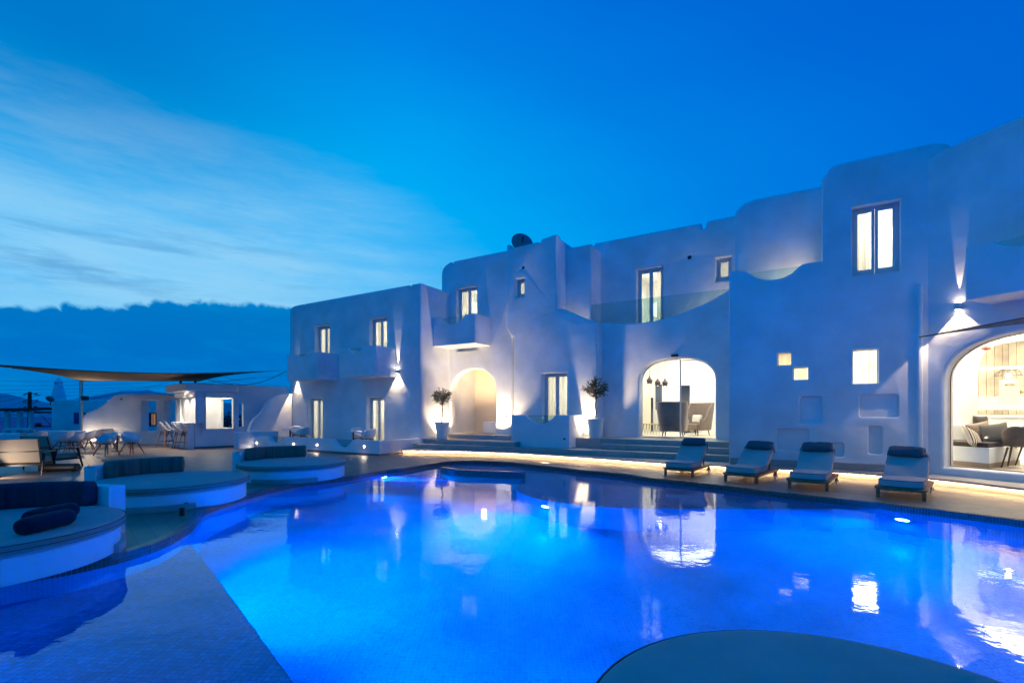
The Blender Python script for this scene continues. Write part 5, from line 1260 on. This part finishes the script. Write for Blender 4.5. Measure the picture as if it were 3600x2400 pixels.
for px, py, l in ((2283.5, 1349, 'black pendant lamp nearest the cabinet'), (2312, 1356, 'middle black pendant lamp of three, in front of the bright bulb'), (2338, 1357, 'black pendant lamp nearest the armchairs')): pendant(px, py, 18.3, l)
q = P(2318, 1324, 20.2); t = tag(MB().lathe([(.0001+.075*math.sin(math.pi*k/8), -.075*math.cos(math.pi*k/8)) for k in range(9)], 12).obj('globe_bulb', emis('bright_bulb', (1, .86, .66), 30), smooth=60), 'bright bare globe bulb glowing deep inside the lounge', 'lamp'); t.location = q
t2 = MB().tube([(0, 0, .07), (0, 0, 3.95-q.z)], .005, 5).obj('cord', M_black, t)
q = G(2287, 1520, ZL); t = thing('tall_cabinet', 'tall cream cabinet with slots inside the lounge', 'cabinet', (q.x, q.y+.5, ZL), -.55)
m = MB(); m.box((-.2, -.15, 0), (.2, .15, 1.5)); m.obj('carcass', mat('cream_lacquer', (.74, .68, .56), .4), t, bevel=.006)
m = MB(); m.box((.2, -.16, .05), (.215, .14, 1.48)); m.obj('edge_strip', M_dark, t)
for z in (.35, .75, 1.1): m = MB(); m.box((-.19, -.158, z), (-.15, -.151, z+.28)); m.obj('slot', M_black, t)

# ------------------------------------------------------------------ restaurant furniture (behind the F arch)
BC = G(3477, 1645, Z3).xy; BL = G(3346, 1633, Z3).xy; BRr = Vector((11.6, 11.25))
bench = thing('window_bench', 'white built-in corner bench with dark seat pad behind the glass arch', 'bench', (BC.x, BC.y, Z3))
bp_ = [tuple(BL), tuple(BC), tuple(BRr), tuple(BRr+Vector((-.25, .7))), tuple(BC+Vector((.12, 1.25))), tuple(BL+Vector((.0, 1.2)))]
m = MB(); m.prism(bp_, Z3+.002, .755); m.obj('base', M_plaster, bench, local=False, bevel=.01)
m = MB(); m.prism([(x, y) for x, y in offset_path(bp_, .02, True)], .757, .86); m.obj('seat_pad', mat('dark_pad', (.05, .04, .035), .9), bench, local=False, bevel=.02)
m = MB(); m.prism(offset_path([tuple(BL), tuple(BC), tuple(BRr)], -.006), Z3, Z3+.10) if False else None
m.add([(x, y, z) for x, y in [(BL.x-.006, BL.y-.006), (BC.x-.002, BC.y-.012), (BRr.x, BRr.y-.012)] for z in (Z3+.002, Z3+.10)], [(0, 2, 3, 1), (2, 4, 5, 3)]); m.obj('skirting', mat('tan_skirting', (.34, .26, .19), .6), bench, local=False)
m = MB(); v = [BL+Vector((0, 1.2)), BC+Vector((.12, 1.25)), BRr+Vector((-.25, .7))]
m.prism([tuple(v[0]), tuple(v[1]), tuple(v[2]), tuple(v[2]+Vector((0, .12))), tuple(v[1]+Vector((0, .12))), tuple(v[0]+Vector((0, .12)))], Z3, 1.22); m.obj('back_rest', M_plaster, bench, local=False, bevel=.02)
def cushion(loc, size, rot, material, label):
    m = MB(); S = size/2
    def f(u, v):
        x, y = (u-.5)*2, (v-.5)*2; e = (1-abs(x)**2.6)*(1-abs(y)**2.6); pin = 1-.10*(1-abs(x))*0
        return (x*S*(1-.07*(1-y*y)*abs(x)), y*S*(1-.07*(1-x*x)*abs(y)), .085*max(0, e)**.55)
    m.grid(f, 16, 16); n = len(m.v); m.add([(x, y, -z) for x, y, z in m.v[:n]], [f[::-1] for f in m.f[:]])
    o = m.obj('throw_pillow', material, smooth=70, weld=True); tag(o, label, 'pillow', 'pillows on the window bench'); o.location = loc; o.rotation_euler = rot
def stripemat(name, a, b, scale, thr):
    m = mat(name, a, .95); t = m.node_tree; w = t.nodes.new('ShaderNodeTexWave'); w.inputs['Scale'].default_value = scale; w.inputs['Distortion'].default_value = 0; w.bands_direction = 'X'
    co = t.nodes.new('ShaderNodeTexCoord'); r = t.nodes.new('ShaderNodeValToRGB'); r.color_ramp.interpolation = 'CONSTANT'; r.color_ramp.elements[0].color = (*b, 1); r.color_ramp.elements[1].color = (*a, 1); r.color_ramp.elements[1].position = thr
    t.links.new(co.outputs['Object'], w.inputs[0]); t.links.new(w.outputs[0], r.inputs[0]); t.links.new(r.outputs[0], t.nodes['Principled BSDF'].inputs['Base Color']); return m
cp = lambda px, py, Y: P(px, py, Y)
cushion(cp(3420, 1540, 10.75), .50, (R(62), R(20), R(20)), stripemat('striped_linen', (.66, .58, .48), (.03, .028, .03), 5, .35), 'cream pillow with bold dark stripes on the bench')
cushion(cp(3448, 1520, 11.05), .48, (R(75), R(-12), R(-8)), stripemat('fine_stripe', (.40, .32, .25), (.14, .11, .09), 14, .5), 'brown finely striped pillow behind the others')
cushion(cp(3500, 1525, 10.85), .50, (R(68), R(-8), R(-25)), mat('slate_linen', (.11, .105, .10), .95), 'plain slate pillow on the bench')
cushion(cp(3545, 1540, 11.1), .42, (R(60), R(15), R(30)), stripemat('beige_print', (.5, .4, .3), (.25, .15, .12), 6, .4), 'small patterned beige pillow beside the slate one')
cushion(cp(3448, 1492, 11.7), .42, (R(85), 0, R(10)), mat('charcoal_linen', (.06, .055, .05), .95), 'dark pillow upright against the bench back')
# inner partition with a second arch edge, counter, lit shelf and boards
IW = Fr((10.05, 12.6), (.80, -.60)); pz = 3.5
i0, i1 = IW.s(3330), IW.s(3437)
slab('room_wall', IW, [(i0, Z3), (i1, Z3), (i1, IW.z(3437, 1330)), (i1+.02, IW.z(3440, 1290)), (i1+.06, IW.z(3448, 1262)), (i1+.16, IW.z(3462, 1232)), (i1+.34, IW.z(3490, 1212)), (i1+.7, IW.z(3545, 1200)), (i1+2.5, IW.z(3600, 1196)), (i1+2.5, pz), (i0, pz)], [], .2, .02, M_roomwall, hotel)
CT = Fr((11.35, 12.95), (.80, -.60)); c0, c1 = CT.s(3395), CT.s(3395)+5
ctr = thing('bar_counter', 'long white bar counter inside the restaurant', 'counter', CT.pt(c0+1, Z3))
m = MB(); m.add([CT.pt(s, z, o) for z in (Z3, CT.z(3500, 1466)) for s, o in ((c0, 0), (c1, 0), (c1, -.5), (c0, -.5))], [(0, 1, 5, 4), (1, 2, 6, 5), (3, 0, 4, 7), (4, 5, 6, 7)]); m.obj('front', M_plaster, ctr, local=False)
m = MB(); zz = CT.z(3500, 1466); m.add([CT.pt(s, z, o) for z in (zz+.004, zz+.05) for s, o in ((c0-.03, .05), (c1, .05), (c1, -.55), (c0-.03, -.55))], [(0, 1, 5, 4), (1, 2, 6, 5), (3, 0, 4, 7), (4, 5, 6, 7), (3, 2, 1, 0)]); m.obj('counter_top', M_white, ctr, local=False)
SHF = CT.off(-.85); s0 = SHF.s(3400)
for k, (py0, py1, nm, mt) in enumerate(((1289, 1296, 'lit_shelf', emis('shelf_light', (1, .88, .66), 5)), (1393, 1440, 'lit_panel', emis('backlit_panel', (1, .87, .64), 1.5)))):
    za, zb = SHF.z(3500, py1), SHF.z(3500, py0); m = MB(); m.add([SHF.pt(s, z, o) for z in (za, zb) for s, o in ((s0, .0), (s0+4.5, .0), (s0+4.5, -.2), (s0, -.2))], [(0, 1, 5, 4), (1, 2, 6, 5), (3, 0, 4, 7), (4, 5, 6, 7), (3, 2, 1, 0)])
    o = m.obj(nm, mt, ctr, local=False)
bx0 = SHF.sz(3530, 1360); m = MB(); m.add([SHF.pt(bx0[0]+a, bx0[1]+b, o) for o in (.02, .2) for a, b in ((-.1, -.42), (.26, -.42), (.26, .18), (-.1, .18))], [(0, 1, 2, 3), (4, 5, 6, 7), (0, 1, 5, 4), (1, 2, 6, 5), (2, 3, 7, 6), (3, 0, 4, 7)])
t = thing('lettered_box', 'cream box with dark lettering standing on the bar shelf', 'box', SHF.pt(bx0[0], bx0[1]-.42, .1)); m.obj('carton', mat('carton', (.62, .50, .36), .8), t, local=False)
def lettering(txt, fr, s, z, o, h, material, par):
    cu = bpy.data.curves.new('lettering', 'FONT'); cu.body = txt; cu.size = h; cu.extrude = .002
    ob = bpy.data.objects.new('lettering', cu); COL.objects.link(ob); dg = bpy.context.evaluated_depsgraph_get(); dg.update(); me = bpy.data.meshes.new_from_object(ob.evaluated_get(dg)); bpy.data.objects.remove(ob)
    me.transform(fr.mat(o) @ Matrix.Translation((s, z, 0))); return mkobj('lettering', me, material, par, False)
lettering('BOSC', SHF, bx0[0]-.02, bx0[1]+.02, .205, .085, M_black, t)
bx1 = SHF.sz(3580, 1383); t = thing('script_sign', 'pale sign with slanted dark lettering on the bar shelf', 'sign', SHF.pt(bx1[0], bx1[1]-.05, .1)); m = MB(); m.add([SHF.pt(bx1[0]+a, bx1[1]+b, o) for o in (.1, .13) for a, b in ((-.05, -.06), (.8, -.06), (.8, .16), (-.05, .16))], [(4, 5, 6, 7), (0, 1, 5, 4), (2, 3, 7, 6), (3, 0, 4, 7)]); m.obj('board', mat('sign_board', (.7, .58, .4), .7), t, local=False); lettering('Endl', SHF, bx1[0], bx1[1], .135, .10, M_black, t)
cg = P(3545, 1320, 12.6); t = thing('cage_pendant', 'wire cage pendant lamp over the restaurant bar', 'pendant lamp', cg); m = MB()
for k in range(14): a = k*2*math.pi/14; m.tube([(.26*math.cos(a)*math.sin(j*math.pi/10), .26*math.sin(a)*math.sin(j*math.pi/10), .17*math.cos(j*math.pi/10)) for j in range(6)], .004, 4)
m.tube([(.26*math.cos(k*math.pi/12), .26*math.sin(k*math.pi/12), 0) for k in range(25)], .005, 4); m.obj('cage', M_dark, t); m = MB(); m.lathe([(.06*math.sin(math.pi*k/8)+1e-4, .06*math.cos(math.pi*k/8)) for k in range(9)], 12); m.obj('bulb', M_bulb, t); m = MB(); m.tube([(0, 0, .17), (0, 0, 3.5-cg.z)], .004, 4); m.obj('cord', M_dark, t)
cg = P(3466, 1224, 11.6); t = thing('disc_pendant', 'small copper disc pendant high inside the arch', 'pendant lamp', cg); m = MB(); m.lathe([(.0001, .06), (.06, .04), (.085, 0), (.08, -.03), (.0001, -.05)], 18); m.obj('shade', mat('copper', (.25, .07, .04), .4, .5), t, smooth=60); m = MB(); m.tube([(0, 0, .05), (0, 0, 3.5-cg.z)], .004, 4); m.obj('cord', M_dark, t)
M_seat = mat('grey_upholstery', (.13, .105, .085), .9)
def rchair(loc, rz, label):
    g = thing('upholstered_chair', label, 'chair', loc, rz, 'upholstered restaurant chairs'); m = MB(); shell(m, .44, .27, .26, lambda s: .54+.34*max(0, ((1-s)/2))**1.4); o = m.obj('seat_shell', M_seat, g, smooth=80, weld=True); o.modifiers.new('solid', 'SOLIDIFY').thickness = .04
    for x in (-1, 1):
        for y in (-1, 1): m = MB(); m.tube([(x*.15, y*.14, .43), (x*.23, y*.23, 0)], [.02, .013], 8); m.obj('leg', M_oakd, g)
    return g
q = G(3585, 1646, Z3); rchair((q.x+.12, q.y+.12, Z3), -1.0, 'grey upholstered chair by the sliding glass door')
rchair((q.x+.85, q.y+.5, Z3), -1.2, 'grey upholstered chair deeper in the restaurant')

# ------------------------------------------------------------------ lights on walls and floor
def wall_light(fr, px, py, label, down, up, dang=78, uang=17, body=True):
    s, z = fr.sz(px, py); g = thing('wall_light', label, 'wall light', fr.pt(s, z, .0), 0, 'up and down wall lights')
    m = MB(); m.add([fr.pt(s+a*.045, z+b*.07, o) for o in (.0, .11) for a, b in ((-1,-1),(1,-1),(1,1),(-1,1))], [(3,2,1,0),(4,5,6,7),(0,1,5,4),(1,2,6,5),(2,3,7,6),(3,0,4,7)]); m.obj('housing', M_frame, g, local=False, bevel=.006)
    for sg, e in ((-1, down), (1, up)):
        if not e: continue
        m = MB(); m.add([fr.pt(s+a*.038, z+sg*.073, o) for a, o in ((-1, .03), (1, .03), (1, .1), (-1, .1))], [(0, 1, 2, 3)]); m.obj('lens', M_bulb, g, local=False)
        c = fr.pt(s, z+sg*.085, .07); lamp('wall_light_beam', 'SPOT', c, e, WARM, g, c+Vector((0, 0, sg))-Vector((fr.n.x, fr.n.y, 0))*.10, .012, dang if sg < 0 else uang, .12)
wall_light(FA, 1400, 1306, 'bright up and down wall light between the balcony and the corner of the left wing', 260, 200)
wall_light(FA, 1046, 1333, 'wall light under the left balcony by the curved fin wall', 230, 60, 62)
wall_light(FF, 3374, 1077, 'bright up and down wall light above the restaurant arch', 150, 80, 88, 13)
def spot_recess(fr, px, py, label, e=9):
    s, z = fr.sz(px, py); g = thing('recessed_spot', label, 'spotlight', fr.pt(s, z), 0, 'recessed spotlights in the parapet')
    M = fr.mat(.002) @ Matrix.Translation((s, z, 0)); m = MB(); m.lathe([(.034, 0), (.048, .004), (.05, 0)], 18, M); m.obj('bezel', M_steel, g, local=False)
    m = MB(); m.lathe([(.0001, .004), (.034, .003)], 18, M); m.obj('lens', emis('spot_lens', (1, .86, .66), 60), g, local=False)
    c = fr.pt(s, z, .03); lamp('spot_light', 'SPOT', c, e, WARM2, g, c+Vector((fr.n.x, fr.n.y, -.9)), .03, 120, .6)
for px, py, lb in ((903, 1556, 'glowing recessed spot at the fin wall end of the parapet'), (1033, 1560, 'glowing recessed spot between the two scooped gaps, nearer the fin wall'), (1115, 1563, 'glowing recessed spot between the two scooped gaps, nearer the steps'), (1281, 1569, 'glowing recessed spot by the parapet corner at the steps')): spot_recess(FTA, px, py, lb)
bq = G(-8, 1690); bs = Fr((bq.x-.45-.058, bq.y+.25), (.86, -.5)); g_ = thing('recessed_spot', 'added recessed spot in the end of the built-in white bench, warming the sofa backs', 'spotlight', (bq.x-.5, bq.y+.25, .2), 0, 'recessed spotlights in the parapet')
mm_ = MB(); mm_.lathe([(.0001, .012), (.034, .011), (.048, .006), (.05, 0)], 18, Matrix.Translation((bq.x-.50, bq.y+.25, .2)) @ Matrix.Rotation(R(90), 4, 'Y')); mm_.obj('lens', M_bulb, g_, local=False)
lamp('spot_light', 'SPOT', (bq.x-.46, bq.y+.25, .2), 34, WARM2, g_, (bq.x+.2, bq.y+1.6, .42), .03, 150, .7)  # added spot with no seen source, brings warm light to the sofa backs
def uplight(p, label, e, tgt, ang=120, blend=.5):
    p = Vector(p); g = thing('floor_uplight', label, 'uplight', p, 0, 'floor uplights'); m = MB(); m.lathe([(.05, 0), (.055, .02), (.045, .024), (.04, .012)], 16); m.obj('ring', M_steel, g, smooth=40)
    m = MB(); m.lathe([(.0001, .014), (.041, .014)], 16); m.obj('lens', M_bulb, g); lamp('uplight_beam', 'SPOT', p+Vector((0, 0, .05)), e, WARM, g, tgt, .04, ang, blend)
p = FB.pt(FB.s(1524), Z2, .75); q = FA.pt(a1, 0).xy
p = Vector((q.x, q.y, 0))+Vector((NIN.x, NIN.y, 0))*1.05+Vector((UA.x, UA.y, 0))*.17; p.z = Z2
uplight(p, 'floor uplight between the pot and the side of the left wing', 470, p+Vector((UA.x*-.02+NIN.x*.12, UA.y*-.02+NIN.y*.12, 1)), 120)
p = FB.pt(FB.s(1768), ZL, .45); uplight(p, 'floor uplight at the right foot of the entrance arch', 430, p+Vector((NIN.x*.18-UA.x*.06, NIN.y*.18-UA.y*.06, 1)), 120)
p = FC.pt(tc1+.13, ZL, .27); uplight(p, 'floor uplight behind the pot by the lounge steps', 480, p+Vector((NIN.x*.16, NIN.y*.16, 1)), 112)
p = G(2106, 1601, Z1); uplight(p, 'small floor uplight washing the riser of the lounge steps', 6, p+Vector((NIN.x*.5, NIN.y*.5, .7)), 140)
for px, lb, e in ((318, 'floor uplight behind the left hand row of chairs', 60), (405, 'floor uplight at the wavy garden wall behind the chairs', 40)):
    p = GW.pt(GW.s(px), 0, .28); uplight(p, lb, e, p+Vector((0, .25, 1)), 140)
for p, lb, e, tg in ((FE1.pt(FE.s(2891)-.3, ZT_E, .3), 'floor uplight on the upper terrace behind the scooped parapet', 70, Vector((NIN.x*.25-UA.x*.9, NIN.y*.25-UA.y*.9, .8))),
                     (FDU.pt(FDU.s(2590), zf, .3), 'floor uplight on the roof terrace beside the small window', 85, Vector((NIN.x*.3-UA.x*.8, NIN.y*.3-UA.y*.8, .7))),
                     (FDL.pt(FDL.s(2035), zf, .22), 'floor uplight on the roof terrace beside the return wall', 9, Vector((NIN.x*.3, NIN.y*.3, 1)))):
    uplight(p, lb, e, p+tg, 130, .9)
# dish and faucet
q = P(1836, 856, 19.6); t = thing('satellite_dish', 'round satellite dish on the roof behind the parapet', 'satellite dish', (q.x, q.y, q.z-.6), .3)
m = MB(); m.lathe([(.0001, .10), (.15, .085), (.3, .05), (.44, 0), (.45, .01), (.3, .06), (.15, .10), (.0001, .115)], 30, Matrix.Translation((0, 0, .62)) @ Matrix.Rotation(R(72), 4, 'X')); m.obj('reflector', mat('dish_grey', (.22, .23, .25), .5), t, smooth=50)
m = MB(); m.tube([(0, .1, -.3), (0, .1, .6)], .025, 8); m.obj('mast', M_dark, t); m = MB(); m.tube([(-.02, -.02, .55), (-.06, -.3, .78)], .03, 8); m.tube([(.1, -.02, .9), (.02, -.3, .80)], .02, 6); m.obj('feed_arm', M_black, t)
s, z = FTC.sz(1782, 1470); pq = FB.pt(FB.s(1776), FB.z(1776, 1468), .0)
t = thing('wall_tap', 'pale wall tap with a downturned spout at the entrance', 'tap', pq); m = MB(); m.tube([FB.pt(FB.s(1780), FB.z(1780, 1462), o) for o in (-.02, .06)]+[FB.pt(FB.s(1779), FB.z(1780, 1464), .1), FB.pt(FB.s(1778), FB.z(1780, 1478), .12)], [.02, .02, .022, .03], 8); m.obj('spout', M_frame, t, local=False)
# awning cord and retracted awning along block F
a, b = P(3232, 1185, 10.75), P(3600, 1117, 8.9)
t = thing('awning_cord', 'dark cord stretched along the wall above the restaurant arch', 'cord', a); m = MB(); m.tube([a.lerp(b, k/8) for k in range(9)], .012, 5); m.obj('cord', M_dark, t, local=False)
m = MB(); n = 12; m.add([tuple(a.lerp(b, k/n)-Vector((0, 0, .012))) for k in range(n+1)]+[tuple(a.lerp(b, k/n)-Vector((0, 0, .014+.085*(k/n)**1.5))+Vector((.06*k/n, .0, 0))) for k in range(n+1)], [(k, k+1, n+2+k, n+1+k) for k in range(n)]); m.obj('canvas_edge', M_fabric2, t, local=False)

# ------------------------------------------------------------------ neighbourhood at the left: house, pergola, pole, wires, tree
M_blue = mat('blue_shutter', (.02, .03, .22), .5)
nh = thing('neighbour_house', 'neighbouring white house with a tapered chimney and blue shutters', 'house', (-34, 40, -2.6)); NH = Fr((-30, 37), (1, 0))
h0, h1 = NH.s(180), NH.s(700); nz1 = NH.z(250, 1403)
wn1 = rect(NH.s(529), NH.z(535, 1495), NH.s(549), NH.z(535, 1452)); wn2 = rect(NH.s(282), NH.z(290, 1487), NH.s(300), NH.z(290, 1452))
slab('wall', NH, [(h0, -2.7), (h1, -2.7), (h1, nz1-.1), (h0+2, nz1), (h0+.3, nz1), (h0, nz1-.25)], [wn1, wn2], .4, .12, M_plaster, nh)
m = MB(); m.prism([(NH.pt(h0+.1, 0).x, 37.3), (NH.pt(h1-.1, 0).x, 37.3), (NH.pt(h1-.1, 0).x, 43), (NH.pt(h0+.1, 0).x, 43)], -2.7, nz1-.2); m.obj('house_body', M_plaster, nh, local=False)
for w_, sh in ((wn1, (510, 528)), (wn2, (262, 281))):
    m = MB(); m.add([NH.pt(s, z, o) for o in (.02, .07) for s, z in rect(NH.s(sh[0]), w_[0][1]-.05, NH.s(sh[1]), w_[2][1]+.05)], [(4, 5, 6, 7), (0, 1, 5, 4), (1, 2, 6, 5), (2, 3, 7, 6), (3, 0, 4, 7)]); m.obj('shutter', M_blue, nh, local=False)
    m = MB(); m.tube([NH.pt(s, z, .0) for s, z in (*w_, w_[0])], .05, 4); m.obj('window_frame', M_dark, nh, local=False)
m = MB(); m.add([NH.pt(s, z, -.27) for s, z in rect(wn1[0][0]+.05, wn1[0][1]+.05, wn1[1][0]-.05, wn1[2][1]-.05)], [(0, 1, 2, 3)]); m.obj('lit_pane', emis('lit_pane', (1, .45, .2), .8), nh, local=False)
m = MB()
for x in (.3, .5, .7): s = wn1[0][0]*(1-x)+wn1[1][0]*x; m.tube([NH.pt(s, wn1[0][1], -.1), NH.pt(s, wn1[2][1], -.1)], .02, 4)
m.obj('window_bars', M_dark, nh, local=False)
cz = P(206, 1400, 38.5); m = MB(); M = Matrix.Translation((cz.x, cz.y, 0)); m.lathe([(.50, 1.9), (.46, nz1+.1), (.40, nz1+.5), (.32, nz1+.85), (.27, nz1+1.12), (.24, nz1+1.18)], 20, M); ch_ = m.obj('chimney', M_plaster, nh, smooth=50, local=False)
m = MB(); m.lathe([(.27, nz1+1.34), (.28, nz1+1.38), (.20, nz1+1.5), (.08, nz1+1.62), (.03, nz1+1.68), (.04, nz1+1.74), (.0001, nz1+1.8)], 14, M)
for k in range(5): a = k*1.257; m.box((.2*math.cos(a)-.04, .2*math.sin(a)-.04, nz1+1.16), (.2*math.cos(a)+.04, .2*math.sin(a)+.04, nz1+1.35), M)
m.obj('chimney_cap', M_plaster, ch_, local=False)
q = P(176, 1402, 36.5); t = thing('satellite_dish', 'small satellite dish at the corner of the neighbour house', 'satellite dish', q, 1.2); m = MB(); m.lathe([(.0001, .07), (.12, .06), (.26, 0), (.12, .07), (.0001, .085)], 18, Matrix.Rotation(R(60), 4, 'X')); m.obj('reflector', mat('old_dish', (.12, .12, .11), .7, var=.5, vscale=12), t); m = MB(); m.tube([(0, 0, 0), (-.35, -.15, .12)], .02, 5); m.tube([(0, 0, -.05), (.1, .1, -.5)], .03, 6); m.obj('feed_arm', M_dark, t)
# pergola
pg = thing('pergola', 'unroofed pergola frame on posts overlooking the sea', 'pergola', P(100, 1500, 33)); Yp = 33
def pbar(m, x0, y0, x1, y1, Y0=Yp, Y1=None, w=.12):
    a, b = P(x0, y0, Y0), P(x1, y1, Y1 or Y0); m.tube([a, b], w, 4)
m = MB(); pbar(m, -40, 1441, 178, 1436, w=.13); m.obj('beam', M_dark, pg, local=False)
m = MB(); pbar(m, 112, 1449, 178, 1449, 35, w=.09); m.obj('beam', M_dark, pg, local=False)
m = MB(); pbar(m, 25, 1443, 118, 1443, 34, w=.10); m.obj('beam', M_dark, pg, local=False)
for px, w in ((27, .16), (70, .16), (109, .14)): m = MB(); pbar(m, px, 1443, px, 1535, 33.2, w=w); m.obj('post', mat('post_white', (.55, .55, .55), .7), pg, local=False)
m = MB(); pbar(m, 15, 1508, 112, 1506, 33, w=.12); m.obj('rail', M_plaster, pg, local=False)
m = MB(); pbar(m, 95, 1500, 178, 1498, 34, w=.05); m.obj('rail', M_dark, pg, local=False)
m = MB(); pbar(m, 20, 1520, 180, 1519, 34, w=.25); m.obj('low_wall', M_plaster, pg, local=False)
q = P(135, 1497, 34); t = thing('potted_plant', 'small dark plant on the pergola rail', 'plant', q); m = MB(); rnd = random.Random(2)
for k in range(60): d = Vector((rnd.gauss(0, 1), rnd.gauss(0, 1), abs(rnd.gauss(0, 1)))).normalized(); s_ = d.orthogonal().normalized()*.04; m.add([-s_, d*rnd.uniform(.1, .3)-s_*.2+Vector((0, 0, .0)), d*rnd.uniform(.15, .3)+s_*.5, s_], [(0, 1, 2, 3)])
m.obj('leaves', M_leaf, t)
# pole with wires
up = thing('utility_pole', 'dark wooden utility pole with insulators behind the pergola', 'utility pole', P(104, 1560, 40)); m = MB(); m.tube([P(104, 1570, 40), P(104.5, 1377, 40)], [.16, .12], 10); m.obj('pole', mat('pole_wood', (.035, .028, .022), .9), up, local=False)
m = MB()
for (x0, y0, x1, y1) in ((80, 1389, 142, 1389), (78, 1413, 142, 1410), (85, 1433, 135, 1431)):
    a, b, c = P(x0, y0, 39), P(104, y0-8, 40), P(x1, y1, 41); m.tube([a, b, c], .025, 4); m.tube([a, P(104, y0+8, 39.4), c], .018, 4)
m.obj('stay_wires', M_black, up, local=False)
for (x, y, Y) in ((89, 1385.5, 39.5), (126, 1384.5, 40.5), (86, 1409, 39.5), (128, 1407, 40.5), (88, 1430, 39.5), (124, 1430, 40.5)): m = MB(); a = P(x-4, y+1.5, Y); b = P(x+4, y-1.5, Y); m.tube([a, b], .05, 6); m.obj('insulator', M_black, up, local=False)
for k, (x0, y0, x1, y1, sag) in enumerate(((0, 1338.5, 700, 1316, .3), (0, 1355, 800, 1323, .3), (0, 1370, 1010, 1318, .4), (0, 1383, 900, 1326, .4), (104, 1388, 620, 1338, .5), (230, 1392, 560, 1415, .2), (740, 1330, 1015, 1365, .2), (790, 1326, 1010, 1352, .2), (-20, 1418, 98, 1383, .1), (-20, 1440, 98, 1405, .1), (-20, 1462, 98, 1428, .1), (112, 1410, 180, 1500, .0), (112, 1432, 178, 1492, 0), (-20, 1505, 95, 1410, 0))):
    A, B = P(x0-30 if x0 == 0 else x0, y0, 42), P(x1, y1, 46); m = MB(); m.tube([A.lerp(B, j/10)-Vector((0, 0, sag*math.sin(math.pi*j/10))) for j in range(11)], .013, 4, caps=False); tag(m.obj('overhead_wire', M_black), 'thin overhead wire crossing the sky behind the garden wall', 'wire', 'overhead wires')
# dark tree behind the bar
def bush(loc, h, wd, label, seed, n=2600):
    rnd = random.Random(seed); g = thing('dark_tree', label, 'tree', loc); m = MB(); m.tube([(0, 0, 0), (.1, 0, h*.4), (0, .1, h*.7)], [.16, .1, .04], 8); m.obj('trunk', M_bark, g); m = MB()
    cl = [(Vector((rnd.uniform(-1, 1)*wd*.4, rnd.uniform(-1, 1)*wd*.35, h*rnd.uniform(.35, .86))), rnd.uniform(.25, .5)*wd*.55) for _ in range(16)]
    for k in range(n):
        c, r_ = rnd.choice(cl); d = Vector((rnd.gauss(0, 1), rnd.gauss(0, 1), rnd.gauss(0, 1))).normalized(); p = c+d*r_*rnd.uniform(.5, 1.1); o = Vector((rnd.gauss(0, 1), rnd.gauss(0, 1), rnd.gauss(0, 1))).normalized(); s_ = o.orthogonal().normalized(); l = rnd.uniform(.1, .22)
        m.add([p, p+o*l*.5+s_*l*.25, p+o*l, p+o*l*.5-s_*l*.25], [(0, 1, 2, 3)])
    m.obj('crown', mat('dark_foliage', (.018, .026, .014), .8), g)
q = P(838, 1500, 40); bush((q.x, q.y, -2.6), 4.35, 3.2, 'dark bushy tree seen through the kiosk hatch', 4)

# thin films of splashed water on the deck by the pool rim
M_wet = mat('wet_film', (.05, .045, .04), .04, spec=.6)
for k, (px, py, rx, ry, lb) in enumerate(((2042, 1638, .32, .10, 'largest splash of water drying on the deck by the pool curve'), (1915, 1626, .16, .06, 'small wet patch on the deck next to the largest splash'), (1990, 1628, .08, .04, 'tiny wet spot on the deck between two other wet patches'), (3052, 1686, .07, .03, 'tiny dark wet spot on the deck behind the loungers'))):
    c = G(px, py); rnd = random.Random(k); m = MB(); n = 22
    m.prism([(rx*math.cos(2*math.pi*j/n)*rnd.uniform(.65, 1.1), ry*math.sin(2*math.pi*j/n)*rnd.uniform(.65, 1.1)) for j in range(n)], .0005, .002, bot=False)
    o = tag(m.obj('wet_patch', M_wet), lb, 'wet patch', 'wet patches on the deck'); o.location = (c.x, c.y, .0005); o.rotation_euler.z = -.55
